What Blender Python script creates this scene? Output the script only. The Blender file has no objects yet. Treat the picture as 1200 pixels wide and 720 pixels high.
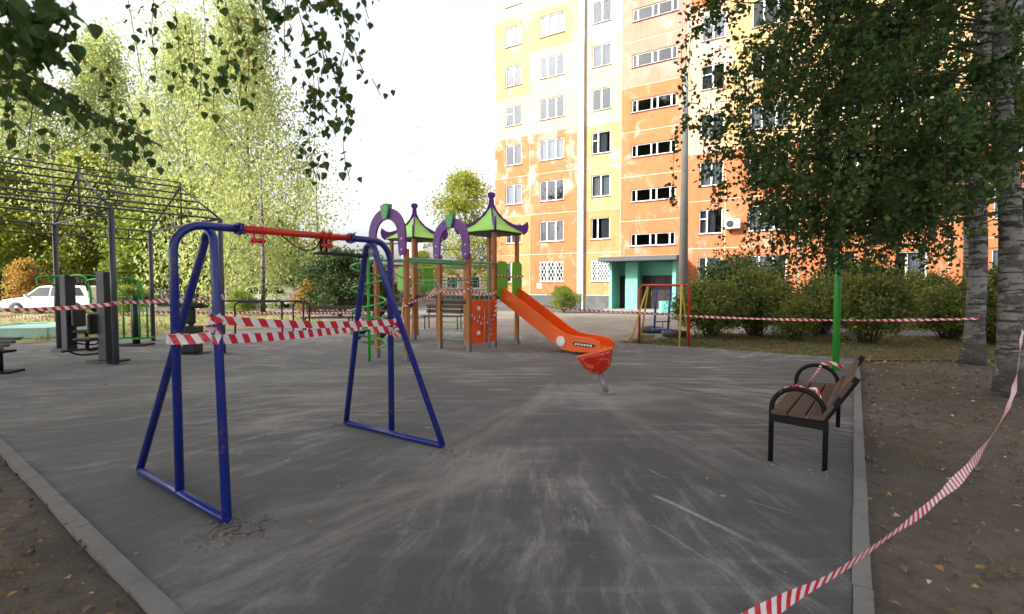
import bpy, math, random
import numpy as np
from mathutils import Vector, Matrix, Euler
C = bpy.context.scene.collection
PI = math.pi
R = math.radians
# ------------------------------------------------------------------ camera
F_PX = 590.0; CAM_H = 1.55; PITCH = math.atan(25 / F_PX)
cam = bpy.data.cameras.new('camera'); camo = bpy.data.objects.new('camera', cam); C.objects.link(camo)
cam.sensor_width = 36; cam.lens = F_PX / 1200 * 36
camo.location = (0, 0, CAM_H); camo.rotation_euler = (PI / 2 - PITCH, 0, 0)
cam.clip_start = 0.05; cam.clip_end = 2000
cam.dof.use_dof = True; cam.dof.focus_distance = 7.0; cam.dof.aperture_fstop = 3.2
bpy.context.scene.camera = camo
# ------------------------------------------------------------------ light
SUN_AZ = (-0.90, -0.44)           # where the sun stands, seen from above
SUN_EL = 31
W = bpy.data.worlds.new('World'); bpy.context.scene.world = W; W.use_nodes = True
nt = W.node_tree; nt.nodes.clear()
sky = nt.nodes.new('ShaderNodeTexSky'); sky.sky_type = 'NISHITA'; sky.sun_disc = False
sky.sun_elevation = R(SUN_EL); sky.sun_rotation = math.atan2(SUN_AZ[0], SUN_AZ[1])
sky.air_density = 1.0; sky.dust_density = 5.0; sky.ozone_density = 1.0
hs = nt.nodes.new('ShaderNodeHueSaturation'); hs.inputs['Saturation'].default_value = 0.22
bg = nt.nodes.new('ShaderNodeBackground'); bg.inputs['Strength'].default_value = 0.15
wo = nt.nodes.new('ShaderNodeOutputWorld')
nt.links.new(sky.outputs[0], hs.inputs['Color']); nt.links.new(hs.outputs[0], bg.inputs[0]); nt.links.new(bg.outputs[0], wo.inputs[0])
sl = bpy.data.lights.new('sun', 'SUN'); sl.energy = 2.0; sl.angle = R(0.6); sl.color = (1.0, 0.93, 0.82)
so = bpy.data.objects.new('sun', sl); C.objects.link(so)
_n = math.hypot(*SUN_AZ)
sdir = Vector((SUN_AZ[0] / _n * math.cos(R(SUN_EL)), SUN_AZ[1] / _n * math.cos(R(SUN_EL)), math.sin(R(SUN_EL))))
so.rotation_euler = sdir.to_track_quat('Z', 'Y').to_euler(); so.location = (-30, -20, 40)
vs = bpy.context.scene.view_settings
vs.view_transform = 'Standard'; vs.look = 'None'; vs.gamma = 1.0; vs.use_curve_mapping = False
vs.exposure = 1.6
bpy.context.scene.cycles.use_denoising = True
bpy.context.scene.cycles.max_bounces = 6

# ------------------------------------------------------------------ geometry of the view
def ray(px, py):
    x = (px - 600) / F_PX; u = -(py - 360) / F_PX
    c, s = math.cos(PITCH), math.sin(PITCH)
    return Vector((x, c + u * s, -s + u * c))
def G(px, py, z=0.0):
    r = ray(px, py); t = (z - CAM_H) / r.z
    return Vector((r.x * t, r.y * t, z))
def P(px, py, D):
    r = ray(px, py); t = D / r.y
    return Vector((r.x * t, D, CAM_H + r.z * t))

# ------------------------------------------------------------------ mesh builder
ORG = {}
class MB:
    def __init__(s): s.v = []; s.f = []; s.sm = []; s.uv = {}
    def quad(s, a, b, c, d, smooth=False):
        i = len(s.v); s.v += [Vector(a), Vector(b), Vector(c), Vector(d)]; s.f.append((i, i+1, i+2, i+3)); s.sm.append(smooth)
    def poly(s, pts):
        i = len(s.v); s.v += [Vector(p) for p in pts]; s.f.append(tuple(range(i, i+len(pts)))); s.sm.append(False)
    def box(s, c, size, rz=0.0, rot=None):
        c = Vector(c); m = rot if rot is not None else Matrix.Rotation(rz, 3, 'Z'); i = len(s.v)
        hx, hy, hz = size[0]/2, size[1]/2, size[2]/2
        for x, y, z in ((-1,-1,-1),(1,-1,-1),(1,1,-1),(-1,1,-1),(-1,-1,1),(1,-1,1),(1,1,1),(-1,1,1)):
            s.v.append(c + m @ Vector((x*hx, y*hy, z*hz)))
        for q in ((0,3,2,1),(4,5,6,7),(0,1,5,4),(1,2,6,5),(2,3,7,6),(3,0,4,7)):
            s.f.append(tuple(i+k for k in q)); s.sm.append(False)
        return s
    def beam(s, a, b, w, h, up=Vector((0,0,1))):
        a = Vector(a); b = Vector(b); d = b-a; L = d.length; d = d/L
        x = d.cross(up)
        if x.length < 1e-4: x = Vector((1,0,0))
        x.normalize(); y = x.cross(d)
        m = Matrix((x, d, y)).transposed()
        return s.box((a+b)/2, (w, L, h), rot=m)
    def rings(s, rings, cap=True, closed=False, smooth=True):
        n = len(rings[0]); i0 = len(s.v)
        for r in rings: s.v += [Vector(p) for p in r]
        m = len(rings)
        for k in range(m if closed else m-1):
            a = i0+k*n; b = i0+((k+1) % m)*n
            for j in range(n):
                j2 = (j+1) % n
                s.f.append((a+j, a+j2, b+j2, b+j)); s.sm.append(smooth)
        if cap and not closed:
            s.f.append(tuple(i0+j for j in range(n))[::-1]); s.sm.append(False)
            s.f.append(tuple(i0+(m-1)*n+j for j in range(n))); s.sm.append(False)
        return s
    def tube(s, pts, r, seg=8, closed=False, cap=True):
        pts = [Vector(p) for p in pts]; n = len(pts)
        rs = r if isinstance(r, (list, tuple)) else [r]*n
        tan = []
        for i in range(n):
            if closed: t = pts[(i+1) % n]-pts[i-1]
            else: t = pts[min(i+1, n-1)]-pts[max(i-1, 0)]
            tan.append(t.normalized() if t.length > 1e-9 else Vector((0,0,1)))
        ref = Vector((0,0,1)) if abs(tan[0].z) < .9 else Vector((1,0,0))
        x = tan[0].cross(ref).normalized(); rr = []
        for i in range(n):
            x = (x-tan[i]*x.dot(tan[i]))
            x = x.normalized() if x.length > 1e-6 else tan[i].orthogonal().normalized()
            y = tan[i].cross(x)
            rr.append([pts[i]+(x*math.cos(2*PI*k/seg)+y*math.sin(2*PI*k/seg))*rs[i] for k in range(seg)])
        return s.rings(rr, cap, closed)
    def lathe(s, c, prof, seg=16, axis=None, cap=True):
        c = Vector(c); q = Vector((0,0,1)).rotation_difference(Vector(axis).normalized()) if axis is not None else None
        rr = []
        for r, z in prof:
            ring = [Vector((r*math.cos(2*PI*k/seg), r*math.sin(2*PI*k/seg), z)) for k in range(seg)]
            rr.append([c+(q @ p if q else p) for p in ring])
        return s.rings(rr, cap)
    def prism(s, pts, d, smooth=False):           # polygon pts extruded by the vector d
        pts = [Vector(p) for p in pts]; d = Vector(d); n = len(pts); i = len(s.v)
        s.v += pts+[p+d for p in pts]
        s.f.append(tuple(range(i, i+n))); s.sm.append(False)
        s.f.append(tuple(range(i+2*n-1, i+n-1, -1))); s.sm.append(False)
        for k in range(n):
            s.f.append((i+k, i+n+k, i+n+(k+1) % n, i+(k+1) % n)); s.sm.append(smooth)
        return s
    def ribbon(s, pts, width, up=None, twist=None, u0=0):   # tape: uv.x runs in metres
        pts = [Vector(p) for p in pts]; u = u0; i0 = len(s.v)
        for i, p in enumerate(pts):
            t = (pts[min(i+1, len(pts)-1)]-pts[max(i-1, 0)]).normalized()
            if i: u += (p-pts[i-1]).length
            upv = Vector(up if up is not None else (0,0,1))
            y = (upv-t*upv.dot(t)); y = y.normalized() if y.length > 1e-4 else t.orthogonal().normalized()
            if twist: y = Matrix.Rotation(twist(u), 3, t) @ y
            w = (width(u) if callable(width) else width)/2
            s.v += [p-y*w, p+y*w]; s.uv[i0+2*i] = (u, 0); s.uv[i0+2*i+1] = (u, 1)
        for i in range(len(pts)-1):
            a = i0+2*i; s.f.append((a, a+2, a+3, a+1)); s.sm.append(False)
        return s
    def mesh(s, name, center=True):
        c = Vector((0,0,0))
        if center and s.v:
            lo = Vector((min(v.x for v in s.v), min(v.y for v in s.v), min(v.z for v in s.v)))
            hi = Vector((max(v.x for v in s.v), max(v.y for v in s.v), max(v.z for v in s.v)))
            c = (lo+hi)/2
        me = bpy.data.meshes.new(name)
        me.from_pydata([tuple(v-c) for v in s.v], [], s.f)
        me.polygons.foreach_set('use_smooth', s.sm)
        if s.uv:
            ul = me.uv_layers.new(name='UVMap')
            for l in me.loops: ul.data[l.index].uv = s.uv.get(l.vertex_index, (0, 0))
        me.update()
        return me, c
    def build(s, name, mat, parent=None, bevel=0.0, kind=None):
        me, c = s.mesh(name); me.materials.append(mat)
        o = bpy.data.objects.new(name, me); C.objects.link(o)
        if parent is not None:
            o.parent = parent; o.location = c-ORG.get(parent.name, Vector((0,0,0)))
        else: o.location = c
        ORG[o.name] = c
        if bevel:
            b = o.modifiers.new('bevel', 'BEVEL'); b.width = bevel; b.segments = 2; b.limit_method = 'ANGLE'
        if kind: o['kind'] = kind
        return o
def tag(o, label=None, cat=None, group=None, kind=None):
    if label: o['label'] = label
    if cat: o['category'] = cat
    if group: o['group'] = group
    if kind: o['kind'] = kind
    return o
def empty(name, loc, label, cat, group=None, rz=None):
    o = bpy.data.objects.new(name, None); C.objects.link(o); o.location = loc; o.empty_display_size = .2
    ORG[o.name] = Vector(loc) if rz is None else Vector((0,0,0))
    if rz is not None: o.rotation_euler = (0,0,rz)
    return tag(o, label, cat, group)
def instance(name, me, mat, parent, loc, rot=(0,0,0), scale=(1,1,1)):
    o = bpy.data.objects.new(name, me); C.objects.link(o); o.parent = parent
    o.location = Vector(loc)-ORG.get(parent.name, Vector((0,0,0))) if parent is not None else loc
    o.rotation_euler = rot; o.scale = scale; ORG[o.name] = Vector(loc)
    return o
def struct(name, mb, mat, **k):
    return mb.build(name, mat, None, kind='structure', **k)
def bez(pts, n):                                   # smooth curve through points (Catmull-Rom)
    pts = [Vector(p) for p in pts]; out = []
    for i in range(len(pts)-1):
        p0 = pts[max(i-1, 0)]; p1 = pts[i]; p2 = pts[i+1]; p3 = pts[min(i+2, len(pts)-1)]
        for k in range(n):
            t = k/n
            out.append(.5*((2*p1)+(p2-p0)*t+(2*p0-5*p1+4*p2-p3)*t*t+(3*p1-p0-3*p2+p3)*t**3))
    out.append(pts[-1]); return out

# ------------------------------------------------------------------ materials
class NT:
    def __init__(s, name):
        s.m = bpy.data.materials.new(name); s.m.use_nodes = True; s.t = s.m.node_tree
        s.b = s.t.nodes['Principled BSDF']; s.o = s.t.nodes['Material Output']
    def n(s, t, **k):
        x = s.t.nodes.new('ShaderNode'+t)
        for a, b in k.items(): setattr(x, a, b)
        return x
    def l(s, a, b): s.t.links.new(a, b)
    def val(s, sock, v):
        if isinstance(v, (int, float, tuple, list)): sock.default_value = v
        else: s.l(v, sock)
    def math(s, op, a, b=0.0, c=None, clamp=False):
        x = s.n('Math', operation=op, use_clamp=clamp); s.val(x.inputs[0], a); s.val(x.inputs[1], b)
        if c is not None: s.val(x.inputs[2], c)
        return x.outputs[0]
    def noise(s, vec, scale, detail=4, rough=.5, dist=0.0):
        x = s.n('TexNoise'); s.l(vec, x.inputs['Vector']); x.inputs['Scale'].default_value = scale
        x.inputs['Detail'].default_value = detail; x.inputs['Roughness'].default_value = rough
        x.inputs['Distortion'].default_value = dist
        return x.outputs['Fac']
    def ramp(s, fac, a, b):                         # smooth step from a to b
        x = s.n('MapRange', interpolation_type='SMOOTHSTEP'); s.l(fac, x.inputs['Value'])
        x.inputs['From Min'].default_value = a; x.inputs['From Max'].default_value = b
        return x.outputs[0]
    def mix(s, fac, a, b, mode='MIX'):
        x = s.n('Mix', data_type='RGBA', blend_type=mode); s.val(x.inputs['Factor'], fac)
        for sock, v in ((x.inputs[6], a), (x.inputs[7], b)):
            if isinstance(v, tuple): sock.default_value = v if len(v) == 4 else v+(1,)
            else: s.l(v, sock)
        return x.outputs[2]
    def obj(s): return s.n('TexCoord').outputs['Object']
    def pos(s): return s.n('NewGeometry').outputs['Position']
    def map(s, vec, scale=(1,1,1), rot=(0,0,0), loc=(0,0,0)):
        x = s.n('Mapping'); s.l(vec, x.inputs[0]); x.inputs['Scale'].default_value = scale
        x.inputs['Rotation'].default_value = rot; x.inputs['Location'].default_value = loc
        return x.outputs[0]
    def bump(s, h, dist=.01, strength=1.0):
        x = s.n('Bump'); s.l(h, x.inputs['Height']); x.inputs['Distance'].default_value = dist
        x.inputs['Strength'].default_value = strength; s.l(x.outputs[0], s.b.inputs['Normal'])
    def col(s, c, rough=.6, metal=0.0):
        s.val(s.b.inputs['Base Color'], c if not isinstance(c, tuple) or len(c) == 4 else c+(1,))
        s.val(s.b.inputs['Roughness'], rough); s.b.inputs['Metallic'].default_value = metal
def paint(name, c, rough=.4, dirt=.25, dirtcol=(.16,.14,.12), scale=3.0, metal=0.0, bump=.0006, chips=0.0):
    m = NT(name); p = m.pos()
    a = m.ramp(m.noise(p, scale, 5, .6), .45, .75); b = m.ramp(m.noise(p, scale*12, 3, .6), .5, .8)
    f = m.math('MULTIPLY', m.math('ADD', a, m.math('MULTIPLY', b, .5)), dirt, clamp=True)
    base = m.mix(m.noise(p, 2.0, 3), tuple(x*.85 for x in c), tuple(min(1, x*1.12) for x in c)); col = m.mix(f, base, dirtcol)
    if chips:
        ch = m.math('MULTIPLY', m.ramp(m.noise(p, 38, 4, .7), .66-.10*chips, .68-.10*chips), m.ramp(m.noise(p, 3.5, 3), .45, .6))
        col = m.mix(ch, col, (.13,.065,.035))
    m.col(col, m.math('ADD', m.math('MULTIPLY', f, .4), rough), metal)
    m.bump(m.noise(p, 60, 3), bump); return m.m
def leafmat(name, c1, c2, c3=None, trans=.35, clump=.9):
    m = NT(name); g = m.n('NewGeometry'); r = g.outputs['Random Per Island']
    n = m.ramp(m.noise(g.outputs['Position'], clump, 3), .35, .65)
    col = m.mix(m.math('ADD', m.math('MULTIPLY', r, .6), m.math('MULTIPLY', n, .4)), c1, c2)
    if c3: col = m.mix(m.ramp(r, .9, .93), col, c3)
    m.col(col, .55)
    try: m.b.inputs['Specular IOR Level'].default_value = .3
    except Exception: pass
    t = m.n('BsdfTranslucent'); m.l(m.mix(.5, col, (.35,.42,.05), 'MULTIPLY') if False else col, t.inputs[0])
    mx = m.n('MixShader'); mx.inputs[0].default_value = trans
    m.l(m.b.outputs[0], mx.inputs[1]); m.l(t.outputs[0], mx.inputs[2]); m.l(mx.outputs[0], m.o.inputs[0])
    return m.m
M = {}
M['blue'] = paint('blue_paint', (.009,.022,.20), .3, .3, (.05,.06,.11), 6, chips=.9)
M['red'] = paint('red_paint', (.62,.028,.015), .35, .35, (.12,.05,.04), 5, chips=.9)
M['black'] = paint('black_metal', (.005,.005,.006), .6, .12, (.03,.028,.026))
M['grey'] = paint('grey_metal_paint', (.058,.066,.082), .4, .2, (.12,.12,.12))
M['darkgrey'] = paint('dark_grey_powder_coat', (.014,.018,.028), .5, .12, (.04,.04,.045))
M['pad'] = paint('black_plastic', (.006,.006,.007), .5, .1, (.02,.02,.02))
M['green'] = paint('green_paint', (.03,.36,.03), .35, .15)
M['polegreen'] = paint('pole_green_paint', (.025,.30,.035), .35, .3, (.03,.16,.04), 4, chips=.6)
M['palegreen'] = paint('pale_green_tube', (.13,.42,.21), .4, .25)
M['teal'] = paint('teal_tube', (.06,.30,.26), .4, .2)
M['lime'] = paint('lime_panel', (.36,.74,.10), .45, .12)
M['brightgreen'] = paint('bright_green_tube', (.07,.44,.12), .35, .15)
M['leafgreen'] = paint('green_panel', (.13,.42,.02), .4, .12)
M['purple'] = paint('purple_panel', (.15,.016,.27), .45, .08, (.15,.08,.2))
M['post'] = paint('orange_wood_post', (.40,.14,.035), .55, .5, (.26,.15,.08), 6, chips=.5)
M['orange'] = paint('orange_slide_plastic', (.85,.115,.008), .3, .25, (.45,.12,.05), 4)
M['redpanel'] = paint('orange_red_panel', (.82,.10,.012), .4, .1, (.3,.12,.08))
M['black'].node_tree.nodes['Principled BSDF'].inputs['Specular IOR Level'].default_value = .2
M['white'] = paint('white_plastic', (.75,.75,.74), .4, .2, (.4,.38,.34))
M['deck'] = paint('dark_deck', (.02,.017,.017), .6, .3, (.1,.09,.08))
M['wood'] = paint('brown_bench_wood', (.060,.033,.024), .6, .4, (.10,.075,.06), 9)
M['yellow'] = paint('yellow_paint', (.62,.46,.05), .4, .25)
M['swingblue'] = paint('faded_blue_paint', (.03,.07,.26), .5, .3)
M['mint'] = paint('mint_wall_paint', (.17,.46,.36), .7, .25, (.2,.4,.3), 1.5)
M['rubber'] = paint('rubber', (.018,.018,.019), .7, .4, (.12,.11,.1))
M['rope'] = paint('yellow_rope', (.55,.36,.04), .8, .2)
M['steel'] = paint('worn_steel', (.22,.22,.22), .4, .4, (.12,.1,.09), metal=.4)
M['concrete'] = paint('concrete', (.27,.265,.25), .85, .5, (.17,.165,.155), 2.5, bump=.003)
M['trunkdark'] = paint('brown_bark', (.06,.048,.038), .9, .5, (.12,.1,.08), 8, bump=.02)
M['twig'] = paint('thin_twig_bark', (.045,.028,.02), .8, .3)
def bowlmat():
    m = NT('red_plastic_marbled'); p = m.obj()
    f = m.ramp(m.noise(p, 9, 2, .5, 1.5), .56, .6)
    m.col(m.mix(f, (.50,.020,.008), (.66,.10,.06)), .22); return m.m
M['bowl'] = bowlmat()
def tapemat():
    m = NT('barrier_tape'); uv = m.n('UVMap'); sp = m.n('SeparateXYZ'); m.l(uv.outputs[0], sp.inputs[0])
    a = m.math('FRACT', m.math('ADD', m.math('DIVIDE', sp.outputs[0], .12), m.math('MULTIPLY', sp.outputs[1], .38)))
    f = m.math('GREATER_THAN', a, .5)
    n = m.noise(m.pos(), 30, 2)
    m.col(m.mix(f, (.78,.76,.76), (.62,.022,.05)), .35)
    t = m.n('BsdfTranslucent'); m.l(m.mix(f, (.7,.68,.68), (.6,.03,.05)), t.inputs[0])
    mx = m.n('MixShader'); mx.inputs[0].default_value = .3
    m.l(m.b.outputs[0], mx.inputs[1]); m.l(t.outputs[0], mx.inputs[2]); m.l(mx.outputs[0], m.o.inputs[0])
    m.bump(n, .01); return m.m
M['tape'] = tapemat()
def barkmat():
    m = NT('birch_bark'); p = m.obj()
    band = m.noise(m.map(p, (1.6,1.6,9)), 1.6, 4, .65, .6)
    big = m.noise(m.map(p, (1,1,2.2)), 1.3, 3, .6)
    f = m.ramp(band, .50, .57)
    g = m.ramp(m.math('ADD', big, m.math('MULTIPLY', m.math('SUBTRACT', m.noise(p, 11, 4, .7), .5), .5)), .50, .60)
    col = m.mix(m.noise(p, 25, 3), (.14,.132,.12), (.30,.288,.27))
    col = m.mix(m.math('MAXIMUM', f, m.math('MULTIPLY', g, .75)), col, (.035,.03,.027))
    sp = m.n('SeparateXYZ'); m.l(m.pos(), sp.inputs[0])
    low = m.n('MapRange'); m.l(sp.outputs[2], low.inputs[0]); low.inputs['From Min'].default_value = 1.3; low.inputs['From Max'].default_value = .1
    col = m.mix(m.math('MULTIPLY', low.outputs[0], m.ramp(m.noise(p, 6, 4), .3, .55)), col, (.045,.038,.032))
    m.col(col, .85); m.bump(m.math('ADD', band, m.noise(p, 14, 5, .7)), .03); return m.m
M['bark'] = barkmat()
def asphalt():
    m = NT('dusty_asphalt'); p = m.pos()
    q = m.map(p, loc=(-.8,-9.0,0))
    sp = m.n('SeparateXYZ'); m.l(q, sp.inputs[0])
    wob = m.noise(p, .35, 3)
    ang = m.math('ARCTAN2', sp.outputs[1], sp.outputs[0])
    ang = m.math('ADD', ang, m.math('MULTIPLY', m.math('SUBTRACT', wob, .5), .16))
    rad = m.math('SQRT', m.math('ADD', m.math('MULTIPLY', sp.outputs[0], sp.outputs[0]), m.math('MULTIPLY', sp.outputs[1], sp.outputs[1])))
    def polar(ka, kr):
        cb = m.n('CombineXYZ'); m.l(m.math('MULTIPLY', ang, ka), cb.inputs[0]); m.l(m.math('MULTIPLY', rad, kr), cb.inputs[1]); return cb.outputs[0]
    fine = m.ramp(m.noise(polar(26, .9), 1.5, 7, .72), .47, .72)
    wide = m.ramp(m.noise(polar(7, .35), 1.5, 5, .62), .42, .72)
    lin = m.ramp(m.noise(m.map(p, (.5,5.0,1), (0,0,.35)), 1.3, 7, .7), .47, .72)
    gate = m.ramp(m.noise(p, .42, 4, .55), .38, .64)
    patch = m.ramp(m.noise(m.map(p, (1,1,1)), 1.5, 7, .72), .50, .66)
    pw = m.ramp(rad, 2.0, 6.0)
    far = m.n('MapRange'); sy = m.n('SeparateXYZ'); m.l(p, sy.inputs[0]); m.l(sy.outputs[1], far.inputs[0])
    far.inputs['From Min'].default_value = 5; far.inputs['From Max'].default_value = 14
    left = m.n('MapRange'); m.l(sy.outputs[0], left.inputs[0]); left.inputs['From Min'].default_value = 1.5; left.inputs['From Max'].default_value = -3.0
    streak = m.math('ADD', m.math('MULTIPLY', fine, pw), m.math('MULTIPLY', lin, m.math('SUBTRACT', 1.0, m.math('MULTIPLY', pw, .7))))
    dust = m.math('ADD', m.math('MULTIPLY', m.math('MULTIPLY', streak, m.math('ADD', gate, .25)), .85), m.math('MULTIPLY', m.math('MULTIPLY', wide, gate), .50))
    dust = m.math('ADD', dust, m.math('MULTIPLY', patch, m.math('MULTIPLY', gate, .22)))
    dust = m.math('ADD', dust, m.math('ADD', m.math('MULTIPLY', left.outputs[0], .18), .12))
    # wind-drifted dust in an L behind the spring toy, at the bases
    def spot(x, y, r, amt):
        d = m.n('VectorMath', operation='DISTANCE'); m.l(m.map(p, (1,1,0)), d.inputs[0]); d.inputs[1].default_value = (x, y, 0)
        dd = m.math('ADD', d.outputs['Value'], m.math('MULTIPLY', m.math('SUBTRACT', m.noise(p, 1.4, 4), .5), r*1.2))
        return m.math('MULTIPLY', m.ramp(dd, r, r*.15), amt)
    for a in ((1.38,7.1,1.3,.55), (-.55,4.5,.9,.30), (2.4,4.15,.5,.22), (-1.8,3.1,.5,.15), (-2.6,7.0,.8,.25), (-.4,11.5,2.2,.2)):
        dust = m.math('ADD', dust, spot(*a))
    dust = m.math('MULTIPLY', dust, m.math('ADD', m.math('MULTIPLY', m.noise(p, 45, 5, .8), 1.8), .10))
    dust = m.math('ADD', dust, m.math('MULTIPLY', far.outputs[0], .12), clamp=True)
    grain = m.ramp(m.noise(p, 150, 4, .8), .3, .7)
    base = m.mix(grain, (.032,.033,.038), (.100,.102,.112))
    base = m.mix(m.math('MULTIPLY', m.ramp(m.noise(p, 75, 3, .8), .56, .72), .55), base, (.21,.21,.21))
    col = m.mix(dust, base, (.35,.34,.33))
    def band(a, b, w):
        L = math.hypot(b[0]-a[0], b[1]-a[1]); th = math.atan2(b[1]-a[1], b[0]-a[0])
        q = m.n('Mapping', vector_type='TEXTURE'); m.l(p, q.inputs[0]); q.inputs['Location'].default_value = (a[0], a[1], 0); q.inputs['Rotation'].default_value = (0,0,th)
        s = m.n('SeparateXYZ'); m.l(q.outputs[0], s.inputs[0]); t = m.math('DIVIDE', s.outputs[0], L)
        y = m.math('ADD', s.outputs[1], m.math('MULTIPLY', m.math('SUBTRACT', m.noise(p, .9, 4), .5), w*1.5))
        n = m.noise(m.map(q.outputs[0], (.5,3.5,1)), 1.4, 8, .72)
        return m.math('MULTIPLY', m.math('MULTIPLY', m.math('MULTIPLY', m.ramp(t, -.1, .15), m.ramp(t, 1.1, .85)), m.ramp(m.math('ABSOLUTE', y), w, w*.2)), m.ramp(n, .36, .66))
    for a, b, w, k in ((G(170,715), G(600,535), .42, .50), (G(520,530), G(660,455), .35, .35), (G(-40,500), G(330,440), .75, .42), (G(60,455), G(560,430), .8, .3), (G(300,600), G(520,560), .25, .35), (G(620,700), G(640,560), .18, .25), (G(860,560), G(700,470), .30, .22)):
        col = m.mix(m.math('MULTIPLY', m.math('MULTIPLY', band(a, b, w), k*1.45), m.math('ADD', m.math('MULTIPLY', m.noise(p, 45, 5, .8), 1.6), .2)), col, (.35,.335,.315))
    # pale chalk strokes
    def stroke(a, b, w):
        ax, ay, bx, by = a[0], a[1], b[0], b[1]; L = math.hypot(bx-ax, by-ay); th = math.atan2(by-ay, bx-ax)
        q = m.n('Mapping', vector_type='TEXTURE'); m.l(p, q.inputs[0]); q.inputs['Location'].default_value = (ax, ay, 0); q.inputs['Rotation'].default_value = (0,0,th)
        s = m.n('SeparateXYZ'); m.l(q.outputs[0], s.inputs[0])
        t = m.math('DIVIDE', s.outputs[0], L)
        ins = m.math('MULTIPLY', m.ramp(t, -.02, .05), m.ramp(t, 1.0, .35))
        y = m.math('ADD', s.outputs[1], m.math('MULTIPLY', m.math('SUBTRACT', m.noise(p, 2.5, 2), .5), .05))
        side = m.ramp(m.math('ABSOLUTE', y), w, w*.3)
        return m.math('MULTIPLY', m.math('MULTIPLY', ins, side), m.ramp(m.noise(p, 40, 3, .7), .30, .55))
    for a, b, w, k in ((G(766,580), G(925,655), .028, .8), (G(760,550), G(790,565), .012, .5), (G(765,615), G(885,690), .010, .55), (G(870,585), G(960,612), .010, .4), (G(830,455), G(905,468), .015, .5)):
        col = m.mix(m.math('MULTIPLY', stroke(a, b, w), k), col, (.55,.55,.56))
    v = m.n('TexVoronoi', feature='F1'); m.l(p, v.inputs['Vector']); v.inputs['Scale'].default_value = 1.7
    spk = m.math('MULTIPLY', m.ramp(v.outputs['Distance'], .05, .02), m.ramp(m.noise(p, 2.1, 1), .47, .52))
    v2 = m.n('TexVoronoi', feature='F1'); m.l(p, v2.inputs['Vector']); v2.inputs['Scale'].default_value = 7
    spk2 = m.math('MULTIPLY', m.ramp(v2.outputs['Distance'], .10, .04), m.ramp(m.noise(p, 1.1, 2), .54, .60))
    col = m.mix(m.math('MULTIPLY', m.math('MAXIMUM', spk, m.math('MULTIPLY', spk2, .5)), .8), col, (.5,.5,.5))
    m.col(col, .85); m.bump(m.math('ADD', m.math('MULTIPLY', grain, .7), m.noise(p, 5, 4)), .010); return m.m
M['asphalt'] = asphalt()
def dirtmat():
    m = NT('bare_earth'); p = m.pos()
    a = m.noise(p, .7, 5, .6); b = m.noise(p, 9, 5, .7); c = m.noise(p, 45, 4, .7)
    col = m.mix(m.ramp(a, .35, .65), (.078,.060,.046), (.135,.108,.085))
    col = m.mix(m.ramp(b, .42, .7), col, (.062,.045,.033))
    col = m.mix(m.math('MULTIPLY', m.ramp(c, .55, .7), .5), col, (.20,.17,.14))
    gr = m.math('MULTIPLY', m.ramp(m.noise(p, 1.3, 4, .6), .58, .68), m.ramp(m.noise(p, 30, 3), .4, .6))
    col = m.mix(m.math('MULTIPLY', gr, .6), col, (.06,.075,.025))
    m.col(col, .95); m.bump(m.math('ADD', b, m.math('MULTIPLY', c, .5)), .03); return m.m
M['dirt'] = dirtmat()
def lawnmat(name, c1, c2, c3):
    m = NT(name); p = m.pos()
    col = m.mix(m.ramp(m.noise(p, .8, 5, .6), .35, .65), c1, c2)
    col = m.mix(m.ramp(m.noise(p, 12, 4, .7), .45, .7), col, c3)
    m.col(col, .95); m.bump(m.noise(p, 30, 4, .7), .04); return m.m
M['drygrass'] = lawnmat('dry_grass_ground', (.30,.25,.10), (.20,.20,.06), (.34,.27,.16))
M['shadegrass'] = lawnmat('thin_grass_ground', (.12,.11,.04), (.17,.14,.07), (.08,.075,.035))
M['gravel'] = lawnmat('pale_gravel_ground', (.25,.225,.20), (.17,.155,.14), (.32,.29,.25))
M['road'] = lawnmat('grey_road_asphalt', (.10,.10,.10), (.13,.128,.125), (.075,.075,.078))
def blades(name, c1, c2):
    return leafmat(name, c1, c2, None, .3, .6)

# ------------------------------------------------------------------ ground
E1 = Vector((.8,-.6,0)); E2 = Vector((.6,.8,0))
K0 = Vector((.54,.75,0)); K1 = Vector((7.25,10.6,0)); K2 = Vector((-7.06,21.3,0)); K3 = Vector((-14.2,11.8,0))
rng = np.random.default_rng(5)
def ground_sheet():
    ax = lambda: np.concatenate([[-600,-300,-150,-80,-40,-25], np.arange(-16, 16.01, .16), [25,40,80,150,300,600]])
    xs = ax(); ys = np.concatenate([[-400,-200,-80,-30,-10,-4], np.arange(0, 15.01, .16), [18,22,30,45,80,150,300,900]])
    from mathutils import noise
    v = []
    for y in ys:
        for x in xs:
            z = -.035
            if abs(x) < 16.1 and -.1 < y < 15.1:
                z += .022*noise.noise(Vector((x*.9, y*.9, 0)))+.014*noise.noise(Vector((x*3.1, y*3.1, 3)))
            v.append((x, y, z))
    nx = len(xs); f = [(j*nx+i, j*nx+i+1, (j+1)*nx+i+1, (j+1)*nx+i) for j in range(len(ys)-1) for i in range(nx-1)]
    me = bpy.data.meshes.new('ground'); me.from_pydata(v, [], f); me.polygons.foreach_set('use_smooth', [True]*len(f)); me.materials.append(M['dirt'])
    o = bpy.data.objects.new('ground', me); C.objects.link(o); o['kind'] = 'structure'
ground_sheet()
def sheet(name, pts, z, mat):
    mb = MB(); mb.poly([(p[0], p[1], z) for p in pts]); return struct(name, mb, mat)
sheet('playground_asphalt', [K0, K1, K2, K3], 0.0, M['asphalt'])
sheet('gravel_yard', [K1+Vector((-4.6,3.2,0)), (9.5,17.4), (15,22.5), (2,30), (-22,40), (-11,26), K2+Vector((-.4,.1,0))], -.008, M['gravel'])
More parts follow.
